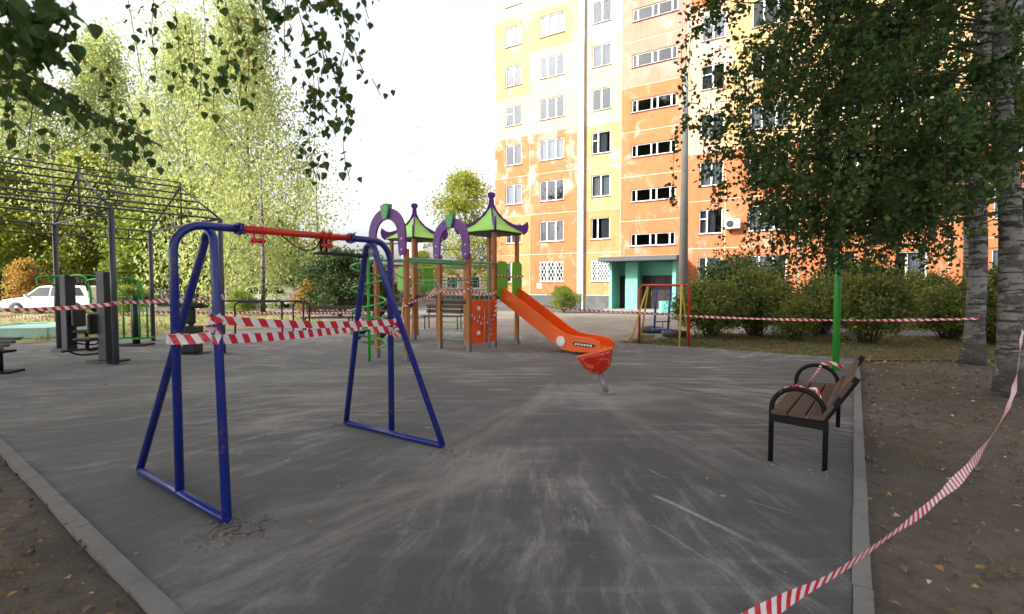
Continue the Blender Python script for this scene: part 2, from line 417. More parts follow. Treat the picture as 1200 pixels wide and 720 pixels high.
sheet('dry_lawn', [K3+Vector((-.2,0,0)), K2+Vector((-.2,.1,0)), (-11,26.2), (-16,31), (-60,31), (-60,9)], -.009, M['drygrass'])
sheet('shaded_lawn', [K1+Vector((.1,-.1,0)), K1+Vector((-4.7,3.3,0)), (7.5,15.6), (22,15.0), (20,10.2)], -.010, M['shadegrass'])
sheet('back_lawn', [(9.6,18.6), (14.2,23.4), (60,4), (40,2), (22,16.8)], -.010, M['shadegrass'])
sheet('road', [(7.6,15.7), (9.4,18.3), (22,16.6), (60,8), (60,4), (22,15.1)], -.006, M['road'])
sheet('entrance_road', [(-24,36), (-22,41), (0,37.2), (4.5,34.2), (20,25.2), (15.2,22.7), (2,30.2)], -.005, M['road'])
sheet('parking_lane', [(-60,31.2), (-16,31.2), (-24,40), (-60,40)], -.005, M['road'])

M['kerb'] = paint('weathered_kerb_concrete', (.17,.165,.16), .9, .7, (.10,.097,.093), 4, bump=.004)
def kerb(a, b, w=.085, side=1, name='kerb'):
    a = Vector(a); b = Vector(b); d = b-a; L = d.length; d.normalize(); nrm = Vector((-d.y, d.x, 0))*side
    o = empty(name, a, None, None); o['kind'] = 'structure'
    n = int(L/1.0); st = L/n; rnd = random.Random(int(L*100))
    mb = MB(); mb.box((0,0,0), (st-.005, w, .10)); me, _ = mb.mesh('kerb_stone'); me.materials.append(M['kerb'])
    for i in range(n):
        c = a+d*(st*(i+.5))+nrm*(w/2+rnd.uniform(-.003,.003)); c.z = -.042+rnd.uniform(0,.004)
        instance('kerb_stone', me, None, o, c, (0,0,math.atan2(d.y,d.x)+rnd.uniform(-.003,.003)))
kerb(K0, K1, side=-1)
kerb(K3, K0, side=-1)
kerb(K2, K3, .12, side=-1)

# ------------------------------------------------------------------ facade
U = Vector((.855,-.519,0)).normalized(); INW = Vector((-U.y, U.x, 0))   # inward normal
BO = Vector((2.68,34.4,0)); BRZ = math.atan2(U.y, U.x)
def S(px, y=0.0):                                    # position along the facade whose sight line crosses pixel column px
    k = (px-600)/F_PX; o = BO+INW*y
    # (o+U*s).x = k*(o+U*s).y
    return (k*o.y-o.x)/(U.x-k*U.y)
FL = 2.75; W0 = 2.51; JZ = 3.72
bld = empty('apartment_building', BO, 'nine storey panel apartment block with peeling orange and yellow facade', 'building', rz=BRZ)
def wallpaint(name, base, patch, amt, scale=.8):
    m = NT(name); p = m.pos()
    big = m.noise(m.map(p, (1,1,.8)), scale, 6, .68, .6)
    run = m.noise(m.map(p, (2.2,2.2,.35)), 1.0, 5, .65)
    f = m.ramp(m.math('ADD', m.math('MULTIPLY', big, .75), m.math('MULTIPLY', run, .25)), .64-amt*.24, .76-amt*.16)
    tone = m.mix(m.noise(p, 1.7, 5, .6), base, tuple(min(1, c*1.25+.02) for c in base))
    tone = m.mix(m.math('MULTIPLY', m.ramp(run, .45, .75), .6), tone, tuple(c*.72 for c in base))
    col = m.mix(m.math('MULTIPLY', f, .7), tone, patch)
    m.col(col, .9); m.bump(m.noise(p, 9, 4, .6), .004); return m.m
OR = (.42,.125,.042); YE = (.43,.275,.11); WH = (.45,.44,.42); GY = (.36,.32,.29); PE = (.37,.175,.12)
WP = {'o': wallpaint('orange_wall', OR, (.50,.38,.30), .52), 'O': wallpaint('orange_wall_peeling', OR, (.62,.55,.48), .75),
      'y': wallpaint('yellow_wall', YE, (.56,.50,.40), .55), 'Y': wallpaint('yellow_wall_peeling', (.48,.36,.19), (.58,.55,.48), .8),
      'w': wallpaint('white_wall', WH, (.60,.56,.50), .3), 'g': wallpaint('grey_orange_wall', (.56,.33,.20), GY, .75),
      'p': wallpaint('peach_wall', PE, (.42,.36,.32), .6), 'a': wallpaint('amber_wall', (.43,.20,.075), (.52,.44,.36), .4)}
M['plinth'] = paint('grey_plinth', (.085,.085,.09), .9, .4, (.24,.23,.22), .8)
M['joint'] = paint('joint_sealant', (.62,.58,.52), .9, .3, (.35,.33,.3), .8)
M['wframe'] = paint('white_window_frame', (.78,.78,.78), .4, .1)
M['sill'] = paint('metal_sill', (.55,.55,.54), .4, .3)
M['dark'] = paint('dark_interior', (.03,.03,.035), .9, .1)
def curtainmat(name, c):
    m = NT(name); p = m.pos(); f = m.noise(m.map(p, (9,9,.3)), 1.5, 2)
    m.col(m.mix(f, tuple(x*.6 for x in c), c), .9); return m.m
M['curtain'] = curtainmat('pale_curtain', (.30,.31,.33)); M['curtain2'] = curtainmat('grey_curtain', (.10,.11,.13))
def glassmat():
    m = NT('window_glass'); tr = m.n('BsdfTransparent'); tr.inputs[0].default_value = (.74,.79,.83,1)
    gl = m.n('BsdfGlossy'); gl.inputs['Roughness'].default_value = .03; gl.inputs[0].default_value = (.9,.95,1,1)
    fr = m.n('Fresnel'); fr.inputs[0].default_value = 1.5
    mx = m.n('MixShader'); m.l(m.math('ADD', m.math('MULTIPLY', fr.outputs[0], .55), .01, clamp=True), mx.inputs[0])
    m.l(tr.outputs[0], mx.inputs[1]); m.l(gl.outputs[0], mx.inputs[2]); m.l(mx.outputs[0], m.o.inputs[0]); return m.m
M['glass'] = glassmat()
NF = 9; TOP = JZ+FL*(NF-1)+.5
SH = .022                                            # panel thickness proud of the backing wall
# bays: name, left px, right px, depth offset, window px pair, colours from the ground floor up
bays = [
 ('c1', 580, 620.5, 0, (592.5,611), 'aaOOYyyYy', 'two'),
 ('c2', 620.5, 680, 0, (632,660), 'ooOOgYyYy', 'three'),
 ('c3', 684, 726, .2, (692,714), 'aayyYYwww', 'two'),
 ('c4', 726, 801.5, .2, (738,790), 'ooooopppO', 'stair'),
 ('c5', 801.5, 847.5, .2, (817.5,845.0), 'ooogggOww', 'two'),
 ('c6', 848, 935, 0, (875,921), 'oooyyyyww', 'three'),
 ('c7', 935, 1018, 0, (965,1001), 'ooayyyyww', 'two'),
 ('c8', 1018, 1110, 0, (1049,1085), 'ooayyyyww', 'two'),
 ('c9', 1110, 1230, 0, (1160,1205), 'oooyyyyww', 'three'),
 ('c10', 1230, 1400, 0, (1290,1340), 'oooyyyyww', 'three')]
def panel(x0, x1, z0, z1, y, hole, mat):
    """wall slab with an opening; local frame, front at y"""
    mb = MB(); g = .022; x0 += g; x1 -= g; z0 += g; z1 -= g; T = .30
    if hole is None:
        mb.box(((x0+x1)/2, y+SH/2, (z0+z1)/2), (x1-x0, SH, z1-z0))
    else:
        a, b, c, d = hole
        xs = (x0, a, b, x1); zs = (z0, c, d, z1)
        for i in range(3):
            for j in range(3):
                if i == 1 and j == 1: continue
                mb.quad((xs[i],y,zs[j]), (xs[i+1],y,zs[j]), (xs[i+1],y,zs[j+1]), (xs[i],y,zs[j+1]))
        for p, q in (((a,c),(b,c)), ((b,c),(b,d)), ((b,d),(a,d)), ((a,d),(a,c))):
            mb.quad((p[0],y,p[1]), (q[0],y,q[1]), (q[0],y+T,q[1]), (p[0],y+T,p[1]))
        for p, q in (((x0,z0),(x1,z0)), ((x1,z0),(x1,z1)), ((x1,z1),(x0,z1)), ((x0,z1),(x0,z0))):
            mb.quad((p[0],y,p[1]), (q[0],y,q[1]), (q[0],y+SH,q[1]), (p[0],y+SH,p[1]))
    return mb.build('wall_panel', mat, bld)
def window(a, b, c, d, y, kind, rnd, floor):
    w = b-a; h = d-c; yy = y+.10; t = .06
    fr = MB()
    fr.box(((a+b)/2, yy, c+t/2), (w, .07, t)); fr.box(((a+b)/2, yy, d-t/2), (w, .07, t))
    fr.box((a+t/2, yy, (c+d)/2), (t, .066, h-2*t)); fr.box((b-t/2, yy, (c+d)/2), (t, .066, h-2*t))
    cuts = {'two': [.5], 'three': [.3,.66], 'stair': [.12,.45,.58,.88]}[kind]
    if kind == 'two' and rnd.random() < .3: cuts = [.34]
    for q in cuts: fr.box((a+w*q, yy, (c+d)/2), (.09, .064, h-2*t))
    if kind == 'two' and rnd.random() < .35: fr.box((a+w*cuts[0]/2, yy, c+h*.62), (w*cuts[0]-t-.05, .06, .05))
    f = fr.build('window', M['wframe'], bld)
    p = MB(); p.quad((a+t,yy,c+t), (b-t,yy,c+t), (b-t,yy,d-t), (a+t,yy,d-t)); p.build('pane', M['glass'], f)
    s = MB(); s.box(((a+b)/2, y-.03, c-.012), (w+.1, .12, .02)); s.build('sill', M['sill'], f)
    if kind != 'stair':
        r = rnd.random()
        if r < .85:
            cu = MB(); mat = M['curtain'] if rnd.random() < .45 else M['curtain2']
            x0, x1 = a+t, b-t
            if rnd.random() < .5: x0, x1 = (a+t, a+w*rnd.uniform(.5,.8)) if rnd.random() < .5 else (a+w*rnd.uniform(.25,.5), b-t)
            n = 16; pts = [(x0+(x1-x0)*i/n, yy+.12+.025*math.sin(i*2.1), 0) for i in range(n+1)]
            for i in range(n): cu.quad((pts[i][0],pts[i][1],c+.02), (pts[i+1][0],pts[i+1][1],c+.02), (pts[i+1][0],pts[i+1][1],d-.02), (pts[i][0],pts[i][1],d-.02), True)
            cu.build('curtain', mat, f)
    return f
rnd = random.Random(3)
for nm, l, r, y, (wa, wb), cols, kind in bays:
    x0, x1, a, b = S(l, y), S(r, y), S(wa, y), S(wb, y)
    for k in range(NF):
        z0 = .93 if k == 0 else JZ+FL*(k-1); z1 = JZ+FL*k
        c = W0+FL*k-.7; d = c+1.4; mat = WP[cols[k]]
        if kind == 'stair':
            if k == 0: continue
            c = 4.39+FL*(k-1)-.38; d = c+.78
            z0 = 3.40 if k == 1 else 5.6+FL*(k-2); z1 = 5.6+FL*(k-1)
        panel(x0, x1, z0, z1, y, (a,b,c,d), mat)
        f = window(a, b, c, d, y, kind, rnd, k)
        if k == 0 and nm in ('c2','c3'):            # lattice grille
            g = MB(); yb = y-.02; w = b-a; h = d-c; n = 7
            for sgn in (1,-1):
                for i in range(-4, n+4):
                    p0x = a+w*i/n; dx = h*.55
                    pts = []
                    xs0, xs1 = (p0x, p0x+dx) if sgn > 0 else (p0x+dx, p0x)
                    lo, hi = 0.0, 1.0
                    def xat(t): return xs0+(xs1-xs0)*t
                    if xat(0) != xat(1):
                        ts = sorted(((a-xs0)/(xs1-xs0), (b-xs0)/(xs1-xs0))); lo = max(lo, ts[0]); hi = min(hi, ts[1])
                    if hi-lo > .05: g.beam((xat(lo), yb, c+h*lo), (xat(hi), yb, c+h*hi), .03, .02, up=Vector((0,1,0)))
            g.build('window_grille', M['white'], bld)
xA0, xA1, xB0, xB1, xC0, xC1 = S(580), S(680), S(684,.2), S(847.5,.2), S(848), S(1400)
core = MB()
for (a, b, y) in ((xA0, xA1, 0), (xB0, xB1, .5), (xC0, xC1, 0)):
    pass
# backing wall split round the openings so that the rooms stay dark and the glass looks into them
for nm, l, r, y, (wa, wb), cols, kind in bays:
    x0, x1, a, b = S(l, y), S(r, y), S(wa, y), S(wb, y); yb = y+SH-.006
    for k in range(NF):
        z0 = 0 if k == 0 else JZ+FL*(k-1); z1 = JZ+FL*k; c = W0+FL*k-.7; d = c+1.4
        if kind == 'stair':
            if k == 0: continue
            c = 4.39+FL*(k-1)-.38; d = c+.78; z0 = 3.4 if k == 1 else 5.6+FL*(k-2); z1 = 5.6+FL*(k-1)
        xs = (x0, a, b, x1); zs = (z0, c, d, z1)
        for i in range(3):
            for j in range(3):
                if i == 1 and j == 1: continue
                core.quad((xs[i],yb,zs[j]), (xs[i+1],yb,zs[j]), (xs[i+1],yb,zs[j+1]), (xs[i],yb,zs[j+1]))
core.build('joint_filling', M['joint'], bld)
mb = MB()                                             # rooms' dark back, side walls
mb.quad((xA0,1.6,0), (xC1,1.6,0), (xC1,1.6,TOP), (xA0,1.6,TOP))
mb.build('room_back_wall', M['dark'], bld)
mb = MB(); mb.box(((xA0+xC1)/2, 8.0, TOP/2), (xC1-xA0-.02, 12.6, TOP)); mb.build('rear_block', WP['y'], bld)
mb = MB(); mb.box((xA0+.04, .9, TOP/2), (.09, 1.55, TOP)); mb.build('end_wall', WP['y'], bld)
mb = MB(); mb.box(((xA1+xB0)/2+.02, .14, TOP/2), (max(.12, xB0-xA1)+.02, .22, TOP-.02)); mb.build('wall_return', WP['w'], bld)
mb = MB(); mb.box((xC0-.02, .16, TOP/2), (.05, .28, TOP)); mb.build('wall_return', WP['y'], bld)
mb = MB(); mb.box(((xA0+xC1)/2, 7.0, TOP+.2), (xC1-xA0+.4, 14.8, .4)); mb.build('roof', M['concrete'], bld)
for a, b, y in ((xA0, xA1, -.06), (xB0, S(720,.2), .14), (S(798,.2), xB1, .14), (xC0, xC1, -.06)):
    mb = MB(); mb.box(((a+b)/2, y+.15, .42), (b-a, .3, .96)); mb.build('plinth', M['plinth'], bld)
# white vertical strip beside the step
mb = MB(); mb.box((S(681.5)-.12, -.012, TOP/2+.5), (.42, .03, TOP-1)); mb.build('painted_strip', WP['w'], bld)
# entrance
ea, eb = S(722,.2), S(797,.2); yE = .2
mb = MB(); mb.box(((ea+eb)/2, yE+.30, 1.75), (eb-ea, .2, 3.3)); mb.build('porch_back_wall', M['mint'], bld)
mb = MB(); mb.box((ea+.09, yE-.55, 1.5), (.18, 1.5, 3.0)); mb.build('porch_side_wall', M['mint'], bld)
mb = MB(); mb.box((eb-.06, yE-.55, 1.5), (.2, 1.5, 3.0)); mb.build('porch_side_wall', M['mint'], bld)
mb = MB(); mb.box((S(742,-.2), -.35, 1.5), (S(749,-.2)-S(735,-.2), .5, 3.0)); mb.build('porch_column', M['mint'], bld)
M['canopy'] = paint('grey_canopy_slab', (.09,.09,.095), .8, .4, (.15,.15,.15), 1.5)
mb = MB(); mb.box(((S(706,-1.5)+eb)/2+.1, -.75, 3.13), (eb-S(706,-1.5)+.4, 2.6, .26)); mb.build('porch_canopy', M['canopy'], bld, bevel=.02)
M['door'] = paint('dark_brown_door', (.018,.008,.007), .5, .2, (.04,.02,.02))
for (p, q) in ((725.5,734.5), (753,793)):
    a, b = S(p,.3), S(q,.3); mb = MB(); mb.box(((a+b)/2, yE+.17, 1.1), (b-a, .06, 2.15)); n = max(1, round((b-a)/.8))
    for i in range(n+1): mb.box((a+(b-a)*i/n, yE+.13, 1.1), (.05, .04, 2.15))
    d = mb.build('entrance_door', M['door'], bld)
    h = MB(); h.box((a+(b-a)*.8/max(1,n)+0, yE+.09, 1.05), (.03, .05, .25)); h.build('handle', M['steel'], d)
mb = MB(); mb.box(((ea+eb)/2, -.3, .06), (eb-ea+.6, 1.9, .13)); mb.build('porch_step', M['concrete'], bld)
# small white notice on the wall
mb = MB(); mb.box((S(632), -.012, 1.55), (.36, .02, .36)); mb.build('wall_notice', M['white'], bld)
# roof edge
def loc2w(x, y, z): return BO+U*x+INW*y+Vector((0,0,z))
ac = empty('air_conditioner', loc2w(S(858), -.3, 4.75), 'white air conditioner unit hung on the orange wall beside the pole', 'air conditioner')
def facebox(name, x, y, z, sx, sy, sz, mat, parent, bevel=0):
    mb = MB(); mb.box(loc2w(x, y, z), (sx, sy, sz), BRZ); return mb.build(name, mat, parent, bevel=bevel)
acx = S(858)
facebox('casing', acx, -.34, 4.98, .80, .30, .52, M['white'], ac, .02)
mb = MB(); mb.lathe(loc2w(acx-.12, -.495, 4.98), [(.20,0),(.20,.012),(.17,.014)], 20, axis=-INW); fan = mb.build('fan_grille', M['grey'], ac)
mb = MB()
for k in range(5): mb.lathe(loc2w(acx-.12, -.512, 4.98), [(.04+.032*k,0),(.04+.032*k,.006),(.05+.032*k,.006),(.05+.032*k,0)], 20, axis=-INW, cap=False)
mb.build('ring', M['pad'], fan)
for dx in (-.3,.3): facebox('bracket', acx+dx, -.2, 4.70, .04, .40, .04, M['steel'], ac)
# AC on c8 behind the birch
ac2 = empty('air_conditioner', loc2w(S(1062), -.3, 7.9), 'white air conditioner unit high on the yellow wall behind the birch leaves', 'air conditioner')
facebox('casing', S(1062), -.34, 8.2, .80, .30, .52, M['white'], ac2, .02)
mb = MB(); mb.lathe(loc2w(S(1062)-.12, -.495, 8.2), [(.20,0),(.20,.012),(.17,.014)], 20, axis=-INW); mb.build('fan_grille', M['grey'], ac2)

# ------------------------------------------------------------------ swing
M1 = G(211,582); M2 = G(459,510)
sw = empty('swing_set', (M1+M2)/2, 'blue two-frame swing with red crossbar, seat wound up over the bar', 'swing')
ax = (M2-M1); SPAN = ax.length; ax.normalize(); px_ = Vector((ax.y,-ax.x,0))      # px_ points to camera-right
ZT = 2.0
def aframe(Mid, s, L, Rr, lean):
    inw = ax*s
    hb = ((L-Rr).length)/2; cz = ZT-.05
    ap = Mid+inw*lean
    # A legs with a tight bend at the top
    pts = [L+Vector((0,0,.03))]
    tl = ap+Vector((0,0,cz-.10)); dl = (tl-L).normalized(); dr = (tl-Rr).normalized()
    rr_ = .075; zt_ = ZT-.045; n_ = (Rr-L).normalized()
    lt = ap-n_*rr_+Vector((0,0,zt_-rr_)); rt = ap+n_*rr_+Vector((0,0,zt_-rr_)); mid = (lt+rt)/2
    pts.append(Vector(lt))
    for i in range(1, 8):
        t = PI*i/8; pts.append(mid-n_*rr_*math.cos(t)+Vector((0,0,rr_*math.sin(t))))
    pts += [Vector(rt), Rr+Vector((0,0,.03))]
    MB().tube(pts, .030, 10).build('leg_loop', M['blue'], sw)
    MB().tube([L+Vector((0,0,.03)), Rr+Vector((0,0,.03))], .028, 10).build('base_bar', M['blue'], sw)
    f = Mid+Vector((0,0,.04)); r = .20
    pts = [f, Mid+Vector((0,0,ZT-r))]
    for i in range(1, 7):
        t = PI/2*i/6; pts.append(Mid+inw*(r-r*math.cos(t))+Vector((0,0,ZT-r+r*math.sin(t))))
    pts.append(Mid+inw*.46+Vector((0,0,ZT)))
    MB().tube(pts, .031, 10).build('cane_post', M['blue'], sw)
    e = Mid+inw*.46+Vector((0,0,ZT))
    mb = MB(); mb.lathe(e-ax*.0125, [(.052,0),(.052,.022)], 12, axis=ax)
    for k in range(4): 
        mb.lathe(e-ax*.025+Matrix.Rotation(PI/2*k+.78, 3, ax) @ Vector((0,0,.045)), [(.011,0),(.011,.05)], 6, axis=ax)
    mb.build('flange', M['blue'], sw)
    return e
nL, nR = G(164,555), G(266,614.5); fLf, fR = G(405.6,498), G(519,526)
eN = aframe(M1, 1, nL, nR, .24); eF = aframe(M2, -1, fLf, fR, .24)
MB().tube([eN, eF], .030, 10).build('crossbar', M['red'], sw)
def barpt(px):                                        # point of the crossbar above pixel column px
    k = (px-600)/F_PX; return M1+ax*((k*M1.y-M1.x)/(ax.x-k*ax.y))+Vector((0,0,ZT))
for px in (303, 383.5):
    b = barpt(px); h = MB()
    for s in (-.035,.035):
        h.lathe(b+ax*(s-.008), [(.048,0),(.048,.016)], 10, axis=ax)
        h.box(b+ax*s+Vector((0,0,-.065)), (.014,.05,.09), math.atan2(ax.y,ax.x))
    h.tube([b-ax*.06+Vector((0,0,-.085)), b+ax*.06+Vector((0,0,-.085))], .018, 8)
    h.build('hanger', M['red'], sw)
# wound-up seat hanging beside the bar
s0 = barpt(373)+Vector((0,0,-.155)); s1 = barpt(424)+Vector((0,0,-.16))
mb = MB(); d_ = (s1-s0); mb.beam(s0, s1, .15, .022); seat = mb.build('seat', M['rubber'], sw, bevel=.005)
mb = MB(); mb.box(s1, (.05,.17,.035), math.atan2(ax.y,ax.x)); mb.build('seat_clamp', M['black'], sw)
for q in (377, 383):
    b = barpt(q)
    mb = MB(); n = 9
    for i in range(n):
        c = b+Vector((0,0,-.03-.014*i)); mb.lathe(c, [(.010,-.008),(.012,0),(.010,.008)], 6, axis=(1,0,0) if i % 2 else (0,1,0))
    mb.tube([b+Vector((0,0,.03)), b+Vector((.0,0,-.15))], .012, 6); mb.build('chain', M['black'], sw)
mb = MB()
mb.tube(bez([barpt(344)+Vector((0,0,.03)), barpt(352)+Vector((0,0,-.10)), barpt(362)+Vector((0,0,-.10)), barpt(372)+Vector((0,0,-.03)), barpt(380)+Vector((0,0,.045)), barpt(384)+Vector((0,0,-.03)), barpt(380)+Vector((0,0,-.14))], 5), .009, 6)
mb.tube(bez([barpt(384)+Vector((0,0,-.05)), barpt(398)+Vector((0,0,-.02)), barpt(410)+Vector((0,0,.02)), barpt(418)+Vector((0,0,.06))], 5), .008, 6)
mb.tube(bez([barpt(378)+Vector((0,0,.03)), barpt(376)+Vector((0,.02,-.06)), barpt(375)+Vector((0,0,-.15))], 5), .008, 6)
tag(mb.build('rope', M['rope'], None), 'yellow rope knotted around the red swing crossbar', 'rope')
mb = MB(); mb.tube(bez([barpt(330)+Vector((0,0,-.02)), barpt(352)+Vector((0,.02,-.13)), barpt(368)+Vector((0,.02,-.12)), barpt(377)+Vector((0,0,-.03))], 6), .006, 5)
mb.build('loose_chain', M['black'], sw)

# ------------------------------------------------------------------ play structure
PO = Vector((-1.77,12.36,0)); ERZ = math.atan2(E1.y, E1.x)
def L_(a, b, z=0.0): return PO+E1*a+E2*b+Vector((0,0,z))
pl = empty('play_tower', L_(.5,.5), 'play tower with purple arches, green roofs and an orange slide', 'playground')
def part(name, mb, mat, parent=None, bevel=0, label=None):
    o = mb.build(name, mat, parent or pl, bevel=bevel)
    if label: o['label'] = label
    return o
posts = [(0,0,2.3),(.95,0,2.3),(0,.95,2.98),(.95,.95,2.98),(0,1.9,2.98),(.95,1.9,2.98),(0,-1.9,2.3),(.95,-1.9,2.3),
         (-2.93,.95,2.98),(-1.98,.95,2.98),(-2.93,1.9,2.98),(-1.98,1.9,2.98)]
for a, b, h in posts:
    mb = MB(); mb.box(L_(a,b,.16+(h-.16)/2), (.095,.095,h-.16), ERZ); p = part('post', mb, M['post'], bevel=.01)
    mb = MB(); mb.box(L_(a,b,.08), (.10,.10,.18), ERZ); part('post_foot', mb, M['steel'], p)
def arch(b):
    zs = 2.55; out = []; inn = []; cx = .475; th = E2*.045
    for i in range(17):
        t = PI*i/16; out.append((cx-.58*math.cos(t), zs+.60*math.sin(t)**.9)); inn.append((cx-.355*math.cos(t), zs+.37*math.sin(t)**.9))
    P3 = lambda q: L_(q[0], b-.075, q[1])
    mb = MB()
    lo = 2.16
    outl = [(cx-.555,lo+.03),(cx-.58,lo+.12)]+out+[(cx+.58,lo+.12),(cx+.555,lo+.03)]
    innl = [(cx-.40,lo),(cx-.37,lo+.12)]+inn+[(cx+.37,lo+.12),(cx+.40,lo)]
    for i in range(len(outl)-1):
        a0, a1, b0, b1 = outl[i], outl[i+1], innl[i], innl[i+1]
        mb.prism([P3(a0), P3(a1), P3(b1), P3(b0)], -th)
    ar = part('arch', mb, M['purple'])
    for sx in (-1,1):
        for z in (2.28,2.5):
            q = MB(); q.lathe(L_(cx+sx*.475, b-.12, z), [(.02,0),(.02,.012)], 8, axis=-E2); part('bolt', q, M['white'], ar)
    k = MB(); zc = zs+.60
    pts = [(-.10,-.06),(-.13,.10),(-.06,.05),(-.04,.12),(.0,.06),(.04,.12),(.06,.05),(.13,.10),(.10,-.06),(.05,-.20),(-.05,-.20)]
    k.prism([L_(cx+x, b-.06, zc-.03+z) for x, z in pts], -E2*.11); part('crest', k, M['brightgreen'])
    for z in (2.42,):
        r = MB(); r.tube([L_(0,b,z), L_(.95,b,z)], .014, 6); part('rung', r, M['palegreen'])
arch(0); arch(-1.9)
def roof(ac_, bc):
    hw = .60                                        # half the side of the eaves
    cor = [(ac_+sx*hw, bc+sy*hw) for sx, sy in ((-1,-1),(1,-1),(1,1),(-1,1))]
    prof = [(0.03,3.62),(.25,3.36),(.55,3.13),(1.0,2.94)]
    for i in range(4):
        a, b = cor[i], cor[(i+1) % 4]; mb = MB()
        for k in range(3):
            (r0,z0),(r1,z1) = prof[k], prof[k+1]
            f = lambda c, r, z: L_(ac_+(c[0]-ac_)*r, bc+(c[1]-bc)*r, z)
            mb.quad(f(a,r1,z1), f(b,r1,z1), f(b,r0,z0), f(a,r0,z0))
            mb.quad(f(a,r1,z1-.02), f(a,r0,z0-.02), f(b,r0,z0-.02), f(b,r1,z1-.02))
        f = lambda c, r, z: L_(ac_+(c[0]-ac_)*r, bc+(c[1]-bc)*r, z)
        mb.quad(f(a,1,2.94), f(a,1,2.92), f(b,1,2.92), f(b,1,2.94))
        part('roof_panel', mb, M['lime'])
    mb = MB(); mb.box(L_(ac_,bc,2.90), (1.12,1.12,.04), ERZ); part('roof_underside', mb, M['deck'])
    for sx, sy in ((-1,-1),(1,-1),(1,1),(-1,1)):
        d = (E1*sx+E2*sy).normalized(); n = Vector((-d.y, d.x, 0))*.045; c = L_(ac_,bc,0)-n/2
        prf = [(.02,3.98),(.09,3.96),(.10,3.88),(.055,3.82),(.075,3.66),(.15,3.50),(.32,3.31),(.55,3.17),(.72,3.12),(.84,3.15),(.95,3.24),(.985,3.10),(.95,2.96),(.86,2.88),(.72,2.98),(.45,3.08),(.22,3.27),(.02,3.5)]
        mb = MB()
        P2 = [c+d*r+Vector((0,0,z)) for r, z in prf]; mb.prism(P2, n); part('roof_fin', mb, M['purple'])
roof(.475,1.425); roof(-2.455,1.425)
# decks
def deck(a0, a1, b0, b1, z, name='deck'):
    mb = MB(); mb.box(L_((a0+a1)/2,(b0+b1)/2,z-.03), (a1-a0, b1-b0, .08), ERZ); part(name, mb, M['deck'], bevel=.008)
deck(0,.95,0,.95,1.18); deck(0,.95,.95,1.9,1.28); deck(-2.93,-1.98,.95,1.9,1.28); deck(-1.96,-.02,1.0,1.85,1.27,'bridge_deck')
for k in range(5):
    mb = MB(); mb.box(L_(-2.455,.78-.26*k,1.06-.22*k), (.85,.24,.05), ERZ); part('step', mb, M['deck'])
for a in (-2.9,-2.01):
    mb = MB(); mb.beam(L_(a,.95,1.12), L_(a,-.4,.04), .04, .16); part('stair_stringer', mb, M['deck'])
# rungs of the front ladder
for z in (.26,.46,.67,.88):
    mb = MB(); mb.tube([L_(0,-.0,z), L_(.95,0,z)], .014, 6); part('rung', mb, M['palegreen'])
# overhead ladder from the first arch to the tower
for a in (0.0,.95):
    mb = MB(); mb.tube([L_(a,-1.95,2.1), L_(a,.95,2.1)], .027, 8); part('rail', mb, M['palegreen'])
for k in range(8):
    mb = MB(); mb.tube([L_(0,-1.7+.25*k,2.1), L_(.95,-1.7+.25*k,2.1)], .013, 6); part('rung', mb, M['palegreen'])
for a in (0.0,.95):
    for z in (1.45,1.75,2.0):
        mb = MB(); mb.tube([L_(a,0,z), L_(a,.95,z)], .012, 6); part('guard_rail', mb, M['palegreen'])
    for k in range(1,5):
        mb = MB(); mb.tube([L_(a,.19*k,1.08), L_(a,.19*k,1.45)], .010, 5); part('baluster', mb, M['palegreen'])
for b in (.97,1.88):
    for z in (1.7,2.05):
        mb = MB(); mb.tube([L_(-1.98,b,z), L_(0,b,z)], .014, 6); part('guard_rail', mb, M['palegreen'])
    for k in range(1,10):
        mb = MB(); mb.tube([L_(-1.98+.198*k,b,1.3), L_(-1.98+.198*k,b,1.7)], .009, 5); part('baluster', mb, M['palegreen'])
mb = MB(); mb.tube(bez([L_(0,-1.85,2.05), L_(.2,-1.3,1.7), L_(.5,-.7,1.55), L_(.95,-.05,1.7)], 6), .012, 6); part('climbing_rope', mb, M['palegreen'])
mb = MB(); mb.tube(bez([L_(.95,-1.85,2.05), L_(.9,-1.1,1.65), L_(.5,-.5,1.45), L_(.0,-.05,1.6)], 6), .012, 6); part('climbing_rope', mb, M['palegreen'])
# orange-red panels and the teal pole
for b0, b1 in ((.03,.47),(.505,.93)):
    mb = MB(); ch = .05
    pts = [(b0+ch,.17),(b1-ch,.17),(b1,.17+ch),(b1,1.22-ch),(b1-ch,1.22),(b0+ch,1.22),(b0,1.22-ch),(b0,.17+ch)]
    mb.prism([L_(1.0,b,z) for b, z in pts], E1*.025); pn = part('side_panel', mb, M['redpanel'])
    if b0 < .2:
        for z in (1.0,.42):
            q = MB(); q.lathe(L_(1.026,.25,z), [(.06,0),(.06,.02),(.03,.045),(.0,.05)], 10, axis=E1); part('climbing_hold', q, M['white'], pn)
mb = MB(); mb.tube(bez([L_(1.0,.485,2.1), L_(1.14,.485,2.0), L_(1.16,.485,1.4), L_(1.16,.485,.05)], 6), .017, 8); part('fire_pole', mb, M['teal'])
